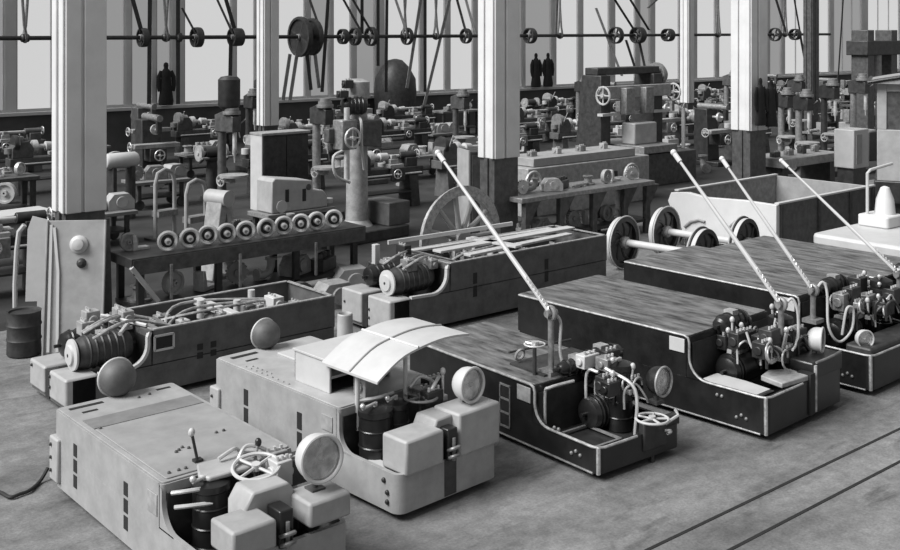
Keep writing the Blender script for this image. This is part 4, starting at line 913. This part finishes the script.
# tall double-upright planer on the right
p=vz(598,25.0); block(p+Vector((1.2,.3,0)),1.7)
t=thing('planing_machine','tall two upright planing machine with pale cross rails, beyond the grey planer bed','planer',p,0)
MB().box(-.3,2.6,-.8,1.4,0,.75).build('bed',M['darkg'],t,.02); 
for x in (.1,2.0): MB().prism([(0,.0),(.9,0),(.6,2.55),(0,2.55)],lambda a,b,q:(q,a,b),x,x+.34).build('upright',M['dark'],t,.02)
MB().box(.0,2.45,-.16,.0,2.02,2.3).build('cross_rail',M['midlight'],t,.01); MB().box(.0,2.45,-.14,.02,1.62,1.68).build('lower_rail',M['cover'],t)
MB().box(.1,2.34,.1,.5,2.55,2.72).build('top_beam',M['dark'],t,.02)
for x in (.75,1.45): MB().cbox((x,-.24,1.95),(.3,.2,.62)).build('tool_head',M['iron'],t,.015)
MB().box(.55,1.75,-.9,.9,.78,.95).build('table',M['iron'],t,.01); MB().box(.7,1.5,-.5,-.1,.95,1.45).build('workpiece',M['light2'],t,.03)
handwheel(t,(-.05,-.2,2.1),(1,0,0),.2); handwheel(t,(2.5,-.2,2.1),(1,0,0),.2); cone_pulley(t,(2.4,.3,2.5),(1,0,0),(.3,.22),.12)
MB().cyl((2.75,-.3,0),(2.75,-.3,1.7),.05,n=10).build('rail_post',M['cover'],t)
# aprons hung on the right white column
p5=vz(749,21.9)
def coat(lab,loc,rz,s=1.0,mt='cloth'):
    m=MB(); pr=[(0,.23),(.12,.25),(.5,.19),(.85,.16),(1.0,.17),(1.08,.10),(1.12,.07),(1.2,.085),(1.27,.07),(1.3,.02)]
    m.M=Matrix.Diagonal((s,s*.45,s,1)); m.lathe((0,0,0),(0,0,1),pr,16)
    for sg in (-1,1): m.tube([(sg*.15,0,1.03),(sg*.24,-.02,.85),(sg*.25,-.04,.6),(sg*.22,-.06,.42)],[.07,.075,.07,.06],8)
    return solo('work_coat',m,M[mt],lab,'coat',loc,rz)
coat('dark hooded work coat hanging on the right white column, the left of two',(p5.x-.16,p5.y-.37,1.72),0,.72)
coat('dark work coat hanging at the right edge of the right white column',(p5.x+.20,p5.y-.38,1.68),0,.72)
for px,y,lab,s in ((166,100,'dark hooded coat hanging before the windows right of the left column',1.0),(536,85,'dark coat hanging by the windows right of the middle column, left of a pair',1.05),(548,86,'dark coat hanging by the windows right of the middle column, right of a pair',1.05)):
    P=WV(px,y,VW-.2); coat(lab,(P.x,P.y+.0,1.32),0,s)
P=WV(390,92,VW-.6); m=MB()
sk=solo('covered_machine',MB().lathe((0,0,0),(0,0,1),[(0,.75),(1.0,.72),(1.4,.75),(1.9,.72),(2.3,.5),(2.55,.25),(2.6,.05)],18),M['dark'],'large dark hooded covered machine standing against the windows','covered machine',(P.x,P.y-.3,0)); block(P,1.2)
# drill group at the right
for i,(px,Z,H,tone) in enumerate(((787,27.5,1.95,'dark'),(806,25.8,2.0,'blackish'),(832,27,2.2,'blackish'),(862,27.5,2.3,'dark'))):
    p=vz(px,Z); block(p,.5); machine('drill',p,-.4+.1*i,tone,'right end behind the white wagon',r4,H=H)
p=vz(850,22.6); block(p,.5)
t=thing('metal_box','pale upright metal box on a stand, left of the locomotive cab','box',p,0); MB().box(-.2,.4,-.2,.25,.75,1.55).build('case',M['cover'],t,.02); MB().box(-.15,.35,-.16,.2,0,.75).build('stand',M['dark'],t)
MB().box(-.12,.1,-.215,-.2,.85,1.45).build('door',M['light'],t)
p=vz(784,22.0); block(p+Vector((.8,0,0)),1.2)
t=thing('machine_table','heavy dark table with pale castings clamped on it, behind the white wagon','table',p,0)
MB().box(0,2.2,0,.9,.8,.98).build('table_top',M['midlight'],t,.01)
for x in (.1,1.9): MB().box(x,x+.2,.1,.8,0,.8).build('leg',M['dark'],t)
for x in (.3,.8,1.3,1.8): gearcase(t,(x,.4,.98),r4.choice(['cover','iron','dark']),r4,'clamped_part')
# tall dark frame at far right behind the cab
p=vz(868,30); block(p,.8)
t=thing('press_frame','tall dark press frame behind the locomotive cab at the right edge','press',p,0)
for x in (0,1.3): MB().box(x,x+.35,0,.5,0,3.6).build('upright',M['darkg'],t,.02)
MB().box(-.1,1.75,-.05,.6,2.9,3.3).build('cross_head',M['dark'],t,.02); MB().box(-.1,1.75,-.1,.7,0,.8).build('bed',M['dark'],t,.02); MB().cyl((.82,.2,1.6),(.82,.2,2.9),.14,n=14).build('ram',M['midlight'],t)
# pale upright slab at far left
for px,Z,lab in ((12,16.5,'pale folded sheet stack on trestle at the far left edge'),):
    p=vz(px,Z); block(p,.8); t=thing('sheet_stack',lab,'sheet stack',p,.1)
    MB().box(-.9,.7,0,.6,.75,.79).build('top_sheet',M['cover'],t); MB().box(-.9,.6,.02,.62,.68,.74).build('lower_sheet',M['light'],t)
    for x in (-.7,.4): MB().box(x,x+.1,.05,.55,0,.68).build('trestle',M['dark'],t)
# ---- rows of machines
ROWS=[(14.9,2.5,'first machine row'),(17.6,2.5,'second machine row'),(20.6,2.7,'third machine row'),(24.2,2.8,'fourth machine row'),(27.8,3.0,'row below the windows')]
kinds=['lathe','trolley','mill','lathe','drill','trolley','shaper','lathe','bench','trolley','grinder','lathe','mill','trolley','drill','lathe']
ki=0
for v,sp,row in ROWS:
    u=.324*v-1.0; 
    while u<1.93*v:
        kd=kinds[ki%len(kinds)]; ki+=1
        tone=r4.choice(['blackish','dark','dark','darkg','darkg','dark','mid','iron'])
        ln=MACH[kd][3]; rad=ln*.5+.12
        uc=u+ln*.5; vv=v+r4.uniform(-.3,.3)
        if v<16 and (uc>12.0 or 5.2<uc<8.6 ): u+=.7; continue
        if not clear(uc,vv,rad): u+=.5; ki-=1; continue
        k={}
        if kd=='lathe': k['L']=r4.choice([1.8,2.0,2.2])
        if kd=='drill': k['H']=r4.choice([1.7,1.9,2.1])
        off=ln*.5 if kd in('drill','mill','grinder') else (.25 if kd=='shaper' else 0)
        t=machine(kd,(u+off,vv,.004),r4.uniform(-.06,.06),tone,row,r4,**k)
        if kd=='bench':
            for q in range(3): piece(r4.choice(kk),(u+.65+.4*q,vv+.35,.874),r4.uniform(-1,1),r4.choice(tones),'on a vice bench in the '+row,r4,.6)
        if kd=='trolley':
            for q in range(3): piece(r4.choice(kk),(u+.2+.4*q,vv+.35,.564),r4.uniform(-.3,.3),r4.choice(['cover','light','steel','iron','light2']),'on a trolley in the '+row,r4,.8)
        # a casting or two on the floor in front
        if r4.random()<.75:
            pu,pv=u+ln*.5+r4.uniform(-.3,.5),vv-.8-r4.uniform(0,.25)
            if clear(pu,pv,.3): BLOCK.append((pu,pv,.2)); piece(r4.choice(kk),(pu,pv,.004),r4.uniform(-1,1),r4.choice(tones),'on the floor before the '+row,r4,r4.uniform(.9,1.3))
        u+=ln+r4.uniform(.35,.6)
# ---- line shaft, pulleys, hangers, belts
VS,HS=26.0,3.41
a,b=WV(-30,38,VS).x,WV(830,34,VS).x
ls=thing('line_shaft','long dark overhead line shaft with pulleys running in front of the windows','shaft',(a,VS,HS)); MB().cyl((0,0,0),(b-a,0,0),.055,n=10).build('shaft',M['blackish'],ls)
def hanger(px,lab):
    u=WV(px,38,VS).x; t=thing('shaft_hanger',lab,'hanger',(u,VS,HS),0,'line shaft hangers')
    for s in (-1,1): MB().tube([(0,s*.02,-.1),(0,s*.12,.02),(s*.06,s*.12,.3),(s*.1,s*.1,1.0),(s*.12,s*.1,1.89)],.035,7).build('arm',M['iron'],t)
    MB().lathe((-.1,0,0),(1,0,0),[(0,.07),(.03,.1),(.17,.1),(.2,.07)],14).build('bearing',M['dark'],t); MB().box(-.16,.16,-.14,.14,1.86,1.89).build('foot',M['dark'],t)
for i,px in enumerate((25,166,405,436,560,690,718,785)): hanger(px,'cast hanger carrying the line shaft, %s from the left'%ORD[i])
pul=[(143,.24,.16),(179,.12,.1),(197,.26,.18),(236,.24,.3),(300,.56,.14),(312,.52,.12),(343,.22,.16),(355,.26,.14),(371,.28,.14),(407,.26,.12),(466,.24,.14),(530,.26,.2),(616,.30,.2),(638,.30,.3),(668,.24,.3),(775,.28,.2),(795,.24,.3)]
for i,(px,r_,w_) in enumerate(pul):
    u=WV(px,38,VS).x-a
    po=MB().lathe((u-w_/2,0,0),(1,0,0),[(0,r_*.88),(0,r_),(w_/2,r_*1.03),(w_,r_),(w_,r_*.88)],22,closed=True).build('pulley',M['dark'],ls)
    for k in range(4): MB().bar((u,0,0),(u,r_*.9*math.cos(PI/2*k+.4),r_*.9*math.sin(PI/2*k+.4)),.05,.05).build('spoke',M['dark'],po)
    if r_>.4: MB().cyl((u-.02,0,0),(u+.02,0,0),r_*.9,n=24).build('web',M['blackish'],po)
    MB().cyl((u-w_*.6,0,0),(u+w_*.6,0,0),.08,n=12).build('hub',M['midlight'],po)
belts=[(129,-14,142,33,0),(178,-14,178,104,0),(182,8,196,34,0),(211,-14,233,34,0),(222,-14,236,34,0),(231,34,230,84,0),(290,54,283,100,1),(297,54,290,100,1),(307,54,311,90,0),(315,54,319,88,1),(305,-14,321,32,0),(329,-14,322,92,0),(336,-14,362,33,0),(345,-14,374,36,0),(362,-14,362,34,0),(378,-14,378,66,0),(387,-14,386,92,0),(391,-14,408,36,1),(425,-14,425,92,0),(453,-14,424,106,1),(421,-2,407,88,1),(456,-4,467,36,0),(462,-14,476,36,1),
       (606,-14,638,36,0),(622,-14,649,30,0),(596,8,622,76,1),(626,40,637,74,0),(639,40,647,77,0),(672,-14,648,8,0),(558,-14,556,34,1),(792,-14,800,32,0),(772,-14,786,32,0),(800,34,806,66,0),(844,-14,838,80,0),(150,-14,149,104,0)]
belts.sort(key=lambda q:q[0]+q[2])
for i,(x0,y0,x1,y1,c) in enumerate(belts):
    va=VS+(.03 if i%2 else -.03)
    A,B=WV(x0,y0,va),WV(x1,y1,va)
    if y0<-5: A=B+(A-B)*((5.295-B.z)/(A.z-B.z))
    m=MB().bar((0,0,0),A-B,.11,.014) if abs(A.x-B.x)<1e9 else None
    solo('drive_belt',m,M['beltpale' if c else 'belt'],'%s drive belt at the line shaft, %s from the left'%('pale' if c else 'dark',ORD[i] if i<len(ORD) else ['twenty-fifth','twenty-sixth','twenty-seventh','twenty-eighth','twenty-ninth','thirtieth','thirty-first','thirty-second','thirty-third','thirty-fourth','thirty-fifth','thirty-sixth'][i-24]),'belt',B,0,'line shaft belts')
# ---- labels that single each machine and casting out
def label_all(items,desc):
    g={}
    for row,word,tone,o in items: g.setdefault((row,word),[]).append((screen(o.location)[0],tone,o))
    for (row,word),L in g.items():
        L.sort(key=lambda q:q[0]); n=len(L)
        for i,(x,tone,o) in enumerate(L):
            pos='' if n==1 else (', '+('leftmost' if i==0 else 'rightmost' if i==n-1 else ORD[i]+' from left'))
            o['label']=desc(row,word,tone,pos,n)
TW={'cover':'pale','light':'light grey','light2':'pale grey','midlight':'light grey','iron':'worn grey','steel':'bright','darkg':'dark grey','dark':'dark','mid':'dark grey','blackish':'black'}
label_all(placed,lambda row,word,tone,pos,n:'%s %s in the %s%s'%(TW[tone],word,row,pos))
label_all(pieces,lambda row,k,tone,pos,n:'%s %s %s%s'%(TW[tone],CW[k],row,pos))
